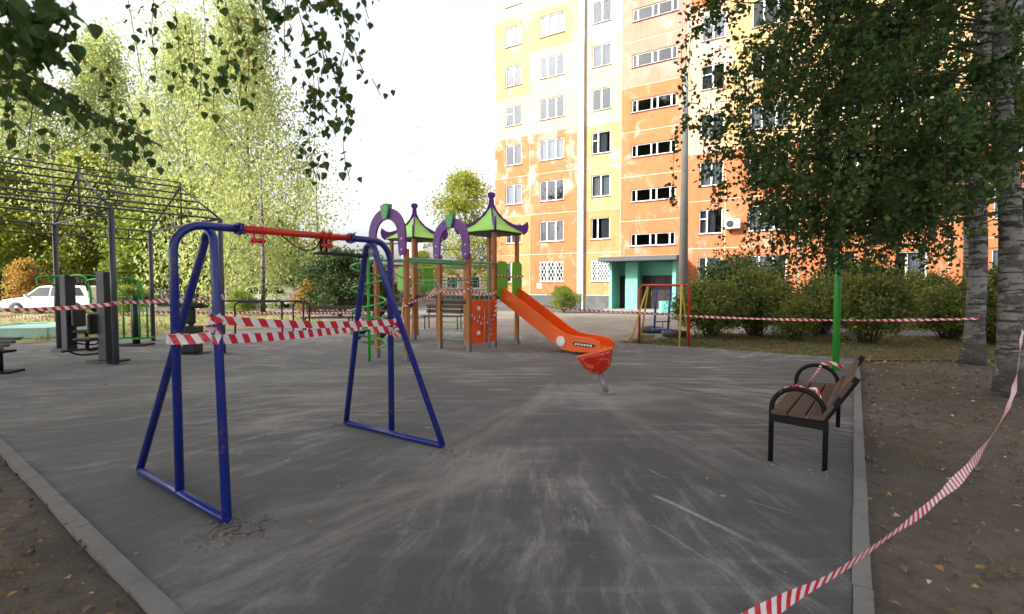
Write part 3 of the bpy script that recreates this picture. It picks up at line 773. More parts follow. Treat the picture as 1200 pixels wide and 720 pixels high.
# green slide entry panels
for b0, b1, off in ((.97,1.36,0),(1.50,1.90,.06)):
    c = .07; z0, z1 = 1.24, 2.16
    pts = [(b0+c,z0),(b1-c,z0),(b1,z0+c),(b1,z1-c),(b1-c,z1),(b0+c,z1),(b0,z1-c),(b0,z0+c)]
    mb = MB(); mb.prism([L_(1.02+off,b,z) for b, z in pts], E1*.03); part('entry_panel', mb, M['leafgreen'])
for (a, b, dirv) in ((-2.455,.92,'b'),(-1.93,1.42,'a'),(-2.455,1.95,'b')):
    c = .06; z0, z1 = 1.4, 2.1; pts = [(-.19+c,z0),(.19-c,z0),(.19,z0+c),(.19,z1-c),(.19-c,z1),(-.19+c,z1),(-.19,z1-c),(-.19,z0+c)]
    mb = MB()
    if dirv == 'b': mb.prism([L_(a+x,b,z) for x, z in pts], E2*.03)
    else: mb.prism([L_(a,b+x,z) for x, z in pts], E1*.03)
    part('side_panel', mb, M['leafgreen'], label='green rounded guard panel')
# slide
sbx = 1.425; sa = .98
top = [(0,1.50),(.16,1.47),(.5,1.27),(1.72,.52),(1.95,.42),(2.2,.385),(2.55,.37),(2.75,.32),(2.86,.20)]
bot = [(2.86,.12),(2.72,.07),(2.1,.05),(1.85,.09),(1.6,.22),(.3,1.02),(0,1.20)]
for s in (-1,1):
    mb = MB(); mb.prism([L_(sa+x, sbx+s*.31-.018, z) for x, z in top+bot], E2*.036); sp = part('slide_side', mb, M['orange'], bevel=.006)
    mb = MB(); mb.tube([L_(sa+x, sbx+s*.31, z+.004) for x, z in top], .024, 8); part('lip', mb, M['orange'], sp)
bed = [(0,1.30),(.4,1.12),(1.6,.38),(1.9,.24),(2.2,.19),(2.6,.20),(2.84,.14)]
mb = MB()
for i in range(len(bed)-1):
    (x0,z0),(x1,z1) = bed[i], bed[i+1]
    mb.quad(L_(sa+x0,sbx-.295,z0), L_(sa+x1,sbx-.295,z1), L_(sa+x1,sbx+.295,z1), L_(sa+x0,sbx+.295,z0), True)
    mb.quad(L_(sa+x0,sbx-.295,z0-.03), L_(sa+x0,sbx+.295,z0-.03), L_(sa+x1,sbx+.295,z1-.03), L_(sa+x1,sbx-.295,z1-.03), True)
part('slide_bed', mb, M['orange'])
mb = MB(); mb.lathe(L_(sa+1.82,sbx-.332,.27), [(.12,0),(.12,.02),(.10,.028)], 20, axis=-E2); part('slide_disc', mb, M['white'])
mb = MB()
pts = [(2.13,.25),(2.18,.285),(2.53,.27),(2.70,.245),(2.70,.20),(2.58,.185),(2.23,.195),(2.15,.215)]
mb.prism([L_(sa+x, sbx-.333, z) for x, z in pts], -E2*.008); lp = part('slide_emblem', mb, M['darkgrey'])
for k in range(6):
    mb = MB(); mb.box(L_(sa+2.22+.075*k, sbx-.346, .238-.003*k), (.05,.008,.04), ERZ); part('letter', mb, M['white'], lp)
mb = MB(); mb.tube([L_(sa+2.2,sbx,.0), L_(sa+2.2,sbx,.17)], .04, 8); part('slide_leg', mb, M['steel'])
# spiral climber by the first arch
cx, cy = .32, -2.36
mb = MB(); mb.tube([L_(cx,cy,0), L_(cx,cy,2.42)], .030, 8); part('climber_pole', mb, M['green'])
pts = []
for i in range(97):
    t = i/96; an = t*4.5*2*PI; rr = .34 if t < .85 else .34-.5*(t-.85)
    pts.append(L_(cx+rr*math.cos(an), cy+rr*math.sin(an), .30+2.0*t))
mb = MB(); mb.tube(pts, .021, 7); part('spiral', mb, M['brightgreen'])
for k in range(9):
    z = .42+.23*k; an = (z-.30)/2.0*4.5*2*PI
    mb = MB(); mb.tube([L_(cx,cy,z), L_(cx+.34*math.cos(an),cy+.34*math.sin(an),z)], .013, 6); part('spoke', mb, M['green'])
mb = MB(); mb.tube(bez([L_(cx,cy,.30), L_(cx+.3,cy+.2,.28), L_(.95,-1.95,.33)], 5), .015, 6); part('tie_bar', mb, M['palegreen'])
mb = MB(); mb.tube(bez([L_(cx,cy,2.38), L_(cx+.2,cy+.2,2.42), L_(.6,-1.9,2.42)], 5), .015, 6); part('tie_bar', mb, M['palegreen'])

# ------------------------------------------------------------------ tilted spinner bowl
sb = G(712,461)
spn = empty('spinner_bowl', sb, 'red bowl spinner seat tilted on a short leaning steel post', 'spinner')
axd = Vector((-.30,-.10,.95)).normalized(); topc = P(703,437,7.23)
MB().tube([sb+Vector((0,0,-.05)), topc], [.045,.040], 12).build('post', M['steel'], spn)
MB().lathe(sb+Vector((0,0,.0)), [(.075,0),(.075,.012),(.05,.02)], 12).build('collar', M['steel'], spn)
prof = [(.03,0),(.10,.02),(.17,.075),(.215,.15),(.245,.24),(.262,.30),(.255,.305),(.235,.24),(.20,.155),(.155,.09),(.09,.04),(.01,.03)]
bdir = Vector((-.25,.13,.96)).normalized(); bw = MB(); bw.lathe(topc-bdir*.01, prof, 28, axis=bdir); bo = bw.build('bowl', M['bowl'], spn)
ring = [topc+bdir*.295+ (Vector((0,0,1)).rotation_difference(bdir) @ Vector((.26*math.cos(2*PI*k/28), .26*math.sin(2*PI*k/28), 0))) for k in range(28)]
MB().tube(ring, .014, 6, closed=True).build('rim', M['redpanel'], bo)

# ------------------------------------------------------------------ exercise shelter
S0 = Vector((-7.82,9.89,0)); WD = -E1*4.3; SP = 2.0
def SL(k, w, z): return S0+E2*(SP*k)+WD*w+Vector((0,0,z))
sh = empty('exercise_shelter', SL(-.5,.5,0), 'grey steel pipe shelter frame with bare gabled roof over exercise machines', 'shelter')
ks = (-3,-2,-1,0,1); EZ = 3.06; RZ_ = 4.02
for k in ks:
    for w in (0,1):
        mb = MB(); mb.tube([SL(k,w,0), SL(k,w,EZ)], .055, 10); p = mb.build('post', M['grey'], sh)
        mb = MB(); mb.box(SL(k,w,.006), (.26,.26,.012), ERZ); mb.build('base_plate', M['grey'], p)
    for a, b in (((0,EZ),(.5,RZ_)), ((.5,RZ_),(1,EZ)), ((0,EZ),(1,EZ))):
        mb = MB(); mb.tube([SL(k,a[0],a[1]), SL(k,b[0],b[1])], .024, 8); mb.build('truss_bar', M['grey'], sh)
    mb = MB(); mb.tube([SL(k,.5,EZ), SL(k,.5,RZ_+.12)], .02, 8); mb.build('king_post', M['grey'], sh)
for i in range(9):
    w = i/8; z = EZ+(RZ_-EZ)*(1-abs(w-.5)*2)
    mb = MB(); mb.tube([SL(-3,w,z), SL(1,w,z)], .021, 7); mb.build('purlin', M['grey'], sh)
for w in (1.0,):
    mb = MB(); mb.tube([SL(-3,w,EZ-.24), SL(1,w,EZ-.24)], .018, 7); mb.build('side_rail', M['grey'], sh)
    for i in range(17):
        k = -3+4*i/16; mb = MB(); mb.tube([SL(k,w,EZ-.24), SL(k,w,EZ)], .016, 6); mb.build('strut', M['grey'], sh)
mb = MB(); mb.tube([SL(-3,.5,RZ_+.12), SL(1,.5,RZ_+.12)], .016, 7); mb.build('ridge_rail', M['grey'], sh)

# ------------------------------------------------------------------ exercise machines
def machine(px, py, w, d, h, label, side, hand, scale=1.0, name='exercise_machine'):
    b = G(px, py); o = empty(name, b, label, 'exercise machine', 'exercise machines under the shelter frame')
    mb = MB(); mb.box(b+Vector((0,0,h/2+.03)), (w,d,h), ERZ+.35); mb.build('column', M['darkgrey'], o, bevel=.02)
    mb = MB(); mb.box(b+Vector((-.02,0,.02)), (w+.34,d+.2,.04), ERZ+.35); mb.build('base_plate', M['darkgrey'], o, bevel=.005)
    X = Vector((side,0,0)); Yv = Vector((0,1,0))
    c = b+X*(w/2+.30)
    mb = MB(); mb.box(c+Vector((0,0,.46)), (.36,.34,.07)); mb.build('seat', M['pad'], o, bevel=.03)
    mb = MB(); mb.box(c-X*.16+Vector((0,0,.78)), (.10,.34,.42)); mb.build('backrest', M['pad'], o, bevel=.04)
    mb = MB(); mb.tube(bez([b+X*(w/2)+Vector((0,0,.30)), c+Vector((0,0,.25)), c+Vector((0,0,.43))], 4), .035, 8); mb.build('seat_arm', M['black'], o)
    mb = MB(); mb.tube(bez([b+X*(w/2)+Vector((0,0,.18)), c+X*.15+Vector((0,0,.14)), c+X*.40+Vector((0,-.02,.22))], 4), .02, 8)
    mb.tube([c+X*.40+Vector((0,-.16,.22)), c+X*.40+Vector((0,.16,.22))], .02, 8); mb.build('footrest', M['black'], o)
    if hand:
        mb = MB(); z = h-.03
        for s in (-1,1):
            mb.tube(bez([b+Vector((0,0,z)), b+X*.35*1+Yv*.14*s+Vector((0,0,z+.05)), b+X*.62+Yv*.22*s+Vector((0,0,z-.03)), b+X*.72+Yv*.22*s+Vector((0,0,z-.33)), b+X*.72+Yv*.22*s+Vector((0,0,z-.62))], 5), .024, 8)
            mb.tube(bez([b+Vector((0,0,z)), b-X*.30+Yv*.10*s+Vector((0,0,z+.02)), b-X*.56+Yv*.16*s+Vector((0,0,z-.02)), b-X*.50+Yv*.2*s+Vector((0,0,z-.22))], 5), .024, 8)
        mb.build('handle_bar', M['green'], o)
    return o
machine(128,424,.24,.26,1.80,'dark grey press machine column beside the nearest shelter post, seat on its left',-1,False)
machine(82,411,.20,.22,1.78,'dark grey pull-down machine with green handle bars between two shelter posts',1,True)
# rear handle arc of the near column, seen against the trees
nb = G(128,424); mach0 = bpy.data.objects['exercise_machine']
mb = MB(); mb.tube(bez([nb+Vector((.05,.1,1.70)), nb+Vector((.30,.35,1.68)), nb+Vector((.42,.4,1.45)), nb+Vector((.42,.4,1.10))], 5), .022, 8); mb.build('handle_bar', M['green'], mach0)
mb = MB(); mb.tube(bez([nb+Vector((-.1,.1,1.66)), nb+Vector((-.55,.3,1.68)), nb+Vector((-.75,.4,1.6)), nb+Vector((-.80,.5,1.45))], 5), .022, 8); mb.build('handle_bar', M['green'], mach0)
# air walker
b = G(160,405); o = empty('exercise_machine', b, 'air walker machine with thin grey post and hanging green tubes', 'exercise machine', 'exercise machines under the shelter frame')
MB().tube([b, b+Vector((0,0,1.32))], [.085,.07], 12).build('column', M['darkgrey'], o)
MB().box(b+Vector((0,0,.025)), (.62,.5,.05)).build('base_plate', M['darkgrey'], o, bevel=.01)
MB().tube([b+Vector((-.34,0,1.24)), b+Vector((.36,0,1.24))], .03, 8).build('axle', M['darkgrey'], o)
for s, q in ((-.32,0),(-.17,.1),(.17,-.1),(.30,0)):
    mb = MB(); mb.tube([b+Vector((s,q,1.24)), b+Vector((s,q,.22))], .024, 8); mb.box(b+Vector((s,q,.20)), (.12,.34,.04)); mb.build('swing_leg', M['green'], o)
mb = MB()
for s in (-1,1): mb.tube(bez([b+Vector((s*.10,-.1,1.25)), b+Vector((s*.22,-.2,1.45)), b+Vector((s*.34,-.25,1.62)), b+Vector((s*.25,-.25,1.68))], 4), .02, 8)
mb.build('handle_bar', M['green'], o)
# leg press seen through the near swing frame
b = G(225,414.5); o = empty('exercise_machine', b, 'low leg press machine with black seat seen through the near swing frame', 'exercise machine', 'exercise machines under the shelter frame')
mb = MB(); mb.box(b+Vector((0,0,.17)), (.34,.3,.28)); mb.build('pedestal', M['darkgrey'], o, bevel=.02)
mb = MB(); mb.box(b+Vector((0,0,.012)), (.60,.5,.025)); mb.build('base_plate', M['darkgrey'], o)
mb = MB(); mb.tube([b+Vector((0,0,.28)), b+Vector((0,0,1.1))], .05, 8); mb.build('column', M['darkgrey'], o)
mb = MB(); mb.box(b+Vector((.02,0,.55)), (.34,.30,.16)); mb.build('housing', M['darkgrey'], o, bevel=.02)
mb = MB(); mb.box(b+Vector((-.06,-.02,.86)), (.34,.10,.36)); mb.build('backrest', M['pad'], o, bevel=.04)
mb = MB(); mb.box(b+Vector((-.02,-.05,1.10)), (.70,.14,.12)); mb.build('head_pad', M['pad'], o, bevel=.03)
mb = MB(); mb.tube(bez([b+Vector((-.36,-.1,.98)), b+Vector((-.36,-.12,.65)), b+Vector((-.12,-.2,.44)), b+Vector((.25,-.2,.46)), b+Vector((.55,-.1,.46)), b+Vector((.60,0,.9)), b+Vector((.55,.1,1.05))], 5), .022, 8); mb.build('handle_bar', M['green'], o)
# bench at the left edge
b = G(-1,437); o = empty('exercise_bench', b, 'grey slatted sit-up bench on one pedestal at the left edge', 'bench')
mb = MB(); mb.box(b+Vector((0,0,.02)), (.55,.4,.035), .2); mb.build('base_plate', M['black'], o, bevel=.005)
mb = MB(); mb.tube([b, b+Vector((0,0,.38))], .06, 10); mb.build('pedestal', M['black'], o)
for i in range(4):
    mb = MB(); mb.box(b+Vector((-.20,-.18+.11*i,.44+.05*i)), (.80,.10,.05), .12); mb.build('slat', M['grey'], o, bevel=.01)
mb = MB(); mb.box(b+Vector((-.3,0,.375)), (.9,.3,.04), .12); mb.build('frame', M['black'], o)

# ------------------------------------------------------------------ pipe rails and far bench
o = empty('pipe_rail', G(300,399), 'grey waist-high bent pipe rail behind the swing', 'rail')
def urail(p0, p1, z, o, name='rail'):
    r = .12; d = (p1-p0).normalized(); pts = [p0]
    for i in range(6): t = PI/2*i/5; pts.append(p0+d*(r-r*math.cos(t))+Vector((0,0,z-r+r*math.sin(t))))
    for i in range(6): t = PI/2*(5-i)/5; pts.append(p1-d*(r-r*math.cos(t))+Vector((0,0,z-r+r*math.sin(t))))
    pts.append(p1); MB().tube(pts, .024, 8).build(name, M['darkgrey'], o)
urail(G(262,399), G(331,398), 1.12, o); urail(G(276,402), G(356,396), 1.10, o); urail(G(344,394), G(363,393), 1.05, o)
def longbench(p0, p1, label, grp=None):
    o = empty('park_bench', (p0+p1)/2, label, 'bench', grp); d = (p1-p0); L = d.length; rz = math.atan2(d.y,d.x); n = Vector((-math.sin(rz), math.cos(rz), 0))
    for i in range(3): MB().box((p0+p1)/2-n*(.17-.15*i)+Vector((0,0,.46)), (L,.12,.035), rz).build('seat_slat', M['wood'], o)
    for i in range(2): MB().box((p0+p1)/2+n*(.24+.03*i)+Vector((0,0,.62+.17*i)), (L,.03,.13), rz).build('back_slat', M['wood'], o)
    for t in (.08,.92):
        c = p0.lerp(p1, t); mb = MB(); mb.tube([c-n*.2, c-n*.2+Vector((0,0,.44)), c+n*.15+Vector((0,0,.44)), c+n*.3+Vector((0,0,.86))], .022, 6); mb.tube([c+n*.18, c+n*.16+Vector((0,0,.44))], .022, 6); mb.build('leg', M['black'], o)
longbench(G(356,388), G(416,388), 'long brown slatted bench in front of the dark green bush', 'benches behind the playground')
longbench(G(497,385), G(542,386), 'brown slatted bench seen between the two purple arches', 'benches behind the playground')

# ------------------------------------------------------------------ bench with tape, right
bF = Vector((2.29,4.40,0)); bR = bF+E1*.44
bn = empty('park_bench', (bF+bR)/2+E2*.8, 'brown slatted bench with black looped steel armrests and tape tied across', 'bench')
BL = 1.62; BE = Vector((.59,.807,0))
def BP(a, b, z): return bF+E1*a+BE*b+Vector((0,0,z))
for e in (0.0, BL):
    pts = [BP(0,e,0), BP(0,e,.48)]
    for i in range(1,12):
        t = PI*i/12; pts.append(BP(.20-.20*math.cos(t), e, .48+.185*math.sin(t)))
    pts += [BP(.40,e,.48), BP(.41,e,.40), BP(.41,e,0)]
    MB().tube(pts, .021, 10).build('armrest_frame', M['black'], bn)
    mb = MB(); mb.beam(BP(-.01,e,.395), BP(.43,e,.375), .04, .07); mb.build('seat_bearer', M['black'], bn, bevel=.005)
    mb = MB(); mb.beam(BP(.36,e+.035 if e == 0 else e-.035,.36), BP(.62,e+.035 if e == 0 else e-.035,.80), .035, .05); mb.build('back_support', M['black'], bn, bevel=.005)
for i in range(3):
    mb = MB(); mb.box(BP(.075+.138*i, BL/2, .447), (.122, BL+.10, .038), math.atan2(E1.y,E1.x)); mb.build('seat_slat', M['wood'], bn, bevel=.006)
bu = (BP(.62,0,.80)-BP(.36,0,.36)).normalized()
for q in (.17,.40):
    c = BP(.335,BL/2,.36)+bu*q
    m3 = Matrix((BE.cross(bu), BE, bu)).transposed()
    mb = MB(); mb.box(c, (.035, BL+.10, .135 if q < .3 else .15), rot=m3); mb.build('back_slat', M['wood'], bn, bevel=.006)
for e in (0.0, BL):
    pass
# tapes
TW = .072
def tape(name, parts, label, grp=None):
    mb = MB()
    for p in parts:
        pts = p['pts']; mb.ribbon(pts, p.get('w', TW), p.get('up'), p.get('tw'), p.get('u', 0))
    o = mb.build(name, M['tape'], None); return tag(o, label, 'barrier tape', grp)
def sag(a, b, s, n=24, wob=0.0, seed=1):
    r = random.Random(seed); a = Vector(a); b = Vector(b); out = []
    for i in range(n+1):
        t = i/n; p = a.lerp(b, t); p.z -= s*4*t*(1-t); out.append(p)
    return out
def wrap(c, r, z0, z1, turns, n=14):
    N = int(turns*n); c = Vector(c)
    return [Vector((c.x+r*math.cos(2*PI*i/n), c.y+r*math.sin(2*PI*i/n), z0+(z1-z0)*i/N)) for i in range(N+1)]
def tw(a, f): return lambda u: a*math.sin(u*f)
# bench tape
tape('barrier_tape', [
 dict(pts=sag(BP(.16,0,.675), BP(.24,BL,.67), .06), w=.028, tw=tw(.8,3)),
 dict(pts=bez([BP(.10,0,.66), BP(.18,.03,.69), BP(.26,.05,.66), BP(.33,.02,.68), BP(.36,.0,.62), BP(.37,-.01,.56)], 5), w=.024, tw=tw(1.0,14)),
 dict(pts=bez([BP(.07,-.02,.62), BP(.16,.06,.66), BP(.22,.0,.69), BP(.29,.08,.64), BP(.38,.05,.52)], 5), w=.022, tw=tw(1.4,18)),
 dict(pts=bez([BP(.24,BL,.68), BP(.34,BL,.70), BP(.44,BL+.03,.66)], 5), w=.035)],
 'red and white tape tied across the bench armrests', 'red and white barrier tapes')
def at_leg(px, py, D): return P(px, py, D)
# swing tapes
Dn = nR.y
a1 = M1.lerp(M1, 0)+Vector((0,0,.0))
legR_n = lambda z: nR.lerp(M1+ax*.24, z/1.95)+Vector((0,0,z))
legL_f = lambda z: fLf.lerp(M2-ax*.24, z/1.95)+Vector((0,0,z))
legR_f = lambda z: fR.lerp(M2-ax*.24, z/1.95)+Vector((0,0,z))
tape('barrier_tape', [
 dict(pts=sag(M1+Vector((-.04,-.04,1.165)), legR_n(1.19)+Vector((0,-.04,0)), .01, 8)),
 dict(pts=sag(legR_n(1.17)+Vector((0,-.05,0)), legL_f(1.12)+Vector((0,-.03,0)), .02), tw=tw(.25,2)),
 dict(pts=wrap(legR_n(1.22), .045, 1.16, 1.36, 2.5), w=.06, tw=tw(.5,9)),
 dict(pts=wrap(M1, .042, 1.13, 1.19, 1.2), w=.06),
 dict(pts=bez([legR_n(1.3)+Vector((.03,-.05,0)), legR_n(1.22)+Vector((.06,-.06,0)), legR_n(1.14)+Vector((.03,-.06,0))], 4), w=.045, tw=tw(1,12))],
 'lower red and white tape strung between the two blue swing frames', 'red and white barrier tapes')
tape('barrier_tape', [
 dict(pts=sag(legR_n(1.30)+Vector((.03,.03,0)), legR_f(1.20)+Vector((.0,-.03,0)), .03), w=.065, tw=tw(.45,1.6)),
 dict(pts=wrap(legR_f(1.19), .042, 1.15, 1.22, 1.5), w=.05)],
 'upper red and white tape from near swing frame to the far outer leg', 'red and white barrier tapes')
tape('barrier_tape', [
 dict(pts=sag(legL_f(1.19)+Vector((0,-.04,0)), M2+Vector((.03,-.04,1.09)), .02, 8)),
 dict(pts=sag(M2+Vector((.0,-.04,1.09)), legR_f(1.13)+Vector((.02,-.04,0)), .05, 8), w=.05, tw=tw(.5,5)),
 dict(pts=wrap(M2, .042, 1.02, 1.12, 1.5), w=.05)],
 'short tape wound around the far blue swing frame', 'red and white barrier tapes')
# shelter tapes
pk = lambda k, w, z: SL(k,w,z)+Vector((0,-.06,0))
tape('barrier_tape', [
 dict(pts=sag(pk(-1,0,1.15), pk(0,0,1.19), .04), tw=tw(.4,2)),
 dict(pts=sag(pk(0,0,1.22), pk(1,0,1.30), .03), tw=tw(.6,5)),
 dict(pts=wrap(SL(0,0,0), .062, 1.16, 1.24, 1.5)), dict(pts=wrap(SL(1,0,0), .062, 1.20, 1.34, 2.2))],
 'red and white tape along the near posts of the exercise shelter', 'red and white barrier tapes')
tape('barrier_tape', [
 dict(pts=sag(P(-20,371,15), P(182,366,14.1), .05), tw=tw(.5,3)),
 dict(pts=sag(P(182,366,14.1), P(440,366,17.5), .03, 30), tw=tw(.5,3))],
 'thin distant tape across the sunlit lawn behind the shelter', 'red and white barrier tapes')
# tower tapes
tape('barrier_tape', [
 dict(pts=sag(legR_f(1.18)+Vector((.02,.03,0)), L_(.95,-1.98,1.28), .0, 8), w=.05, tw=tw(.6,6)),
 dict(pts=sag(L_(1.02,-1.9,1.20), L_(.5,-.1,1.55), .03), w=.055, tw=tw(.7,4)),
 dict(pts=sag(L_(.1,-.08,1.45), L_(1.0,0.0,1.50), .10), w=.07, tw=tw(.4,6)),
 dict(pts=sag(L_(1.02,0,1.45), L_(1.02,.95,1.40), .08), w=.065, tw=tw(.5,6)),
 dict(pts=wrap(L_(.95,0), .075, 1.35, 1.75, 2.5), w=.05, tw=tw(.5,8)),
 dict(pts=wrap(L_(.95,-1.9), .075, 1.0, 1.3, 1.5), w=.05)],
 'tape draped around the arch posts and deck of the play tower', 'red and white barrier tapes')
tape('barrier_tape', [
 dict(pts=sag(L_(1.06,-.02,.88), L_(1.10,.50,.66), .10, 14), w=.06, tw=tw(.5,8)),
 dict(pts=bez([L_(1.08,.85,1.18), L_(1.10,.80,.9), L_(1.09,.66,.62), L_(1.1,.62,.35), L_(1.1,.52,.28)], 6), w=.06, up=E2, tw=tw(.4,7)),
 dict(pts=bez([L_(1.08,.20,.82), L_(1.12,.34,.76), L_(1.14,.44,.84), L_(1.12,.50,.60)], 5), w=.06, tw=tw(1.2,9))],
 'tangled tape hanging over the orange-red climbing panels', 'red and white barrier tapes')
tape('barrier_tape', [dict(pts=sag(L_(1.07,.95,1.82), L_(1.16,1.92,1.80), .03, 14), w=.05, tw=tw(.4,5))],
 'tape tied across the green slide entry panels', 'red and white barrier tapes')
BT2 = G(1140,425)
tape('barrier_tape', [
 dict(pts=sag(L_(.98,1.95,1.12), P(738,366,12.6), .06, 30), w=.055, tw=tw(.9,1.7)),
 dict(pts=sag(P(738,366,12.6), BT2+Vector((-.1,-.2,.90)), .10, 60), w=.055, tw=tw(.9,1.7))],
 'long thin tape from the slide tower past the bushes to the farther birch', 'red and white barrier tapes')
fp = [P(1199,388,6.6), P(1196,402,6.2), P(1192,440,5.2), P(1180,480,4.3), P(1142,540,3.35), P(1092,590,2.75), P(1040,630,2.4), P(980,672,2.12), P(930,699,1.95), P(885,724,1.82), P(820,755,1.7)]
m_t = MB(); 
def gath(u): return .046-.012*math.sin(u*2.2+.5)-.010*math.sin(u*9)
# gathered tape: stripes run closer together than on the flat ones
fpts = bez(fp, 8)
mb = MB(); mb.ribbon(fpts, gath, tw and (0,.3,1), lambda u: .55*math.sin(u*2.4+1))
mb.uv = {k: (u*1.8, v) for k, (u, v) in mb.uv.items()}
mb2 = MB(); mb2.ribbon([p+Vector((.004,.006,-.006)) for p in fpts], lambda u: .030+.008*math.sin(u*7), (0,.8,.6), lambda u: .65+.5*math.sin(u*2.4+1))
if False: n0 = len(mb.v); mb.v += mb2.v; mb.f += [tuple(i+n0 for i in f) for f in mb2.f]; mb.sm += mb2.sm
tag(mb.build('barrier_tape', M['tape'], None), 'gathered red and white tape sagging across the near right foreground', 'barrier tape', 'red and white barrier tapes')

# ------------------------------------------------------------------ green pole
b = G(979,434); mb = MB(); mb.tube([b-Vector((0,0,.05)), b+Vector((0,0,2.03)), b+Vector((0,0,2.06))], [.058,.058,.045], 14)
tag(mb.build('green_pole', M['polegreen'], None), 'plain bright green pole standing behind the near bench', 'pole')
# ------------------------------------------------------------------ lamp pole
b = G(800,382); o = empty('utility_pole', b, 'tall tapered concrete pole in front of the building entrance', 'pole')
MB().tube([b, b+Vector((-.02,0,9.6))], [.19,.10], 14).build('shaft', M['concrete'], o)
mb = MB(); mb.tube([b+Vector((-.02,0,9.6)), b+Vector((-.02,0,10.0))], [.05,.02], 8); mb.build('cap', M['darkgrey'], o)
mb = MB(); mb.tube([b+Vector((0,0,8.5)), b+Vector((.45,-.1,8.42)), b+Vector((.5,-.1,8.5))], .02, 6); mb.tube([b+Vector((0,0,8.9)), b+Vector((.28,-.1,8.95))], .02, 6); mb.build('bracket', M['darkgrey'], o)
for k in range(2): MB().lathe(b+Vector((.48-.2*k,-.1,8.45+.48*k)), [(.03,0),(.05,.04),(.03,.08),(.05,.12),(.02,.16)], 10).build('insulator', M['pad'], o)
# ------------------------------------------------------------------ small swing
rl, rr = G(749,402.4), G(807,406); o = empty('toddler_swing', (rl+rr)/2, 'small toddler swing frame with red bar and yellow slanted legs', 'swing')
zt = 1.56
MB().tube([rl, rl+Vector((0,0,zt-.1)), rl+Vector((.06,0,zt)), rr+Vector((-.06,0,zt)), rr+Vector((0,0,zt-.1)), rr], .032, 8).build('red_frame', M['red'], o)
for p, q in ((G(738,403), rl+Vector((.22,0,zt))), (rl+Vector((.35,1.2,0)), rl+Vector((.24,0,zt))), (G(796,406.5), rr+Vector((-.2,0,zt))), (rr+Vector((.35,1.0,0)), rr+Vector((-.2,0,zt)))):
    MB().tube([p, q], .024, 8).build('leg', M['yellow'], o)
for px in (769.5, 786):
    t = (px-749)/58; c = rl.lerp(rr, t); MB().tube([c+Vector((0,.02,zt)), c+Vector((.02,.25,.40))], .028, 8).build('hanger_bar', M['swingblue'], o)
c = rl.lerp(rr, (778-749)/58)+Vector((.02,.25,.38)); MB().box(c, (.48,.28,.04)).build('seat', M['swingblue'], o)
mb = MB(); mb.tube([c+Vector((-.2,-.12,.22)), c+Vector((.2,-.12,.22))], .018, 6); mb.tube([c+Vector((0,-.12,0)), c+Vector((0,-.12,.22))], .015, 6); mb.build('seat_guard', M['swingblue'], o)
# tyre flower beds
for (px, py, lab) in ((791,395,'half-buried black tyre right of the toddler swing seat'), (763,390,'half-buried black tyre left of the toddler swing seat')):
    b = G(px, py); mb = MB(); mb.lathe(b, [(.20,0),(.33,.02),(.37,.10),(.33,.18),(.22,.20),(.20,.14),(.20,0)], 20, cap=False)
    tag(mb.build('tyre', M['rubber'], None), lab, 'tyre', 'tyres set in the ground')
# planter
b = G(785,369); o = empty('planter', b, 'turquoise flower box with small plants by the entrance', 'planter')
M['turq'] = paint('turquoise_box', (.20,.62,.58), .5, .2)
mb = MB(); mb.box(b+Vector((0,0,.42)), (1.05,.45,.62)); bx = mb.build('box', M['turq'], o, bevel=.01)
mb = MB()
for s in (-.42,.42): mb.box(b+Vector((s,0,.055)), (.1,.3,.11))
mb.build('foot', M['swingblue'], o)
# sandbox at left
c0, c1 = G(-60,398), G(56,396)
o = empty('sandbox', (c0+c1)/2, 'low pale mint painted sandbox on the dry lawn at the left edge', 'sandbox')
M['mintpale'] = paint('pale_mint_paint', (.42,.66,.58), .6, .2, (.6,.6,.4), 1.0)
d = (c1-c0).normalized(); nn = Vector((-d.y, d.x, 0)); LL = (c1-c0).length
for a, b2, cc in ((c0, c1, 'board'), (c0+nn*2.6, c1+nn*2.6, 'board'), (c0, c0+nn*2.6, 'board'), (c1, c1+nn*2.6, 'board')):
    mb = MB(); mb.beam(a+Vector((0,0,.15)), b2+Vector((0,0,.15)), .10, .30); mb.build('board', M['mintpale'], o)
mb = MB(); mb.box((c0+c1)/2+nn*1.3+Vector((0,0,.22)), (LL-.1,2.5,.04), math.atan2(d.y,d.x)); mb.build('lid', M['mintpale'], o)

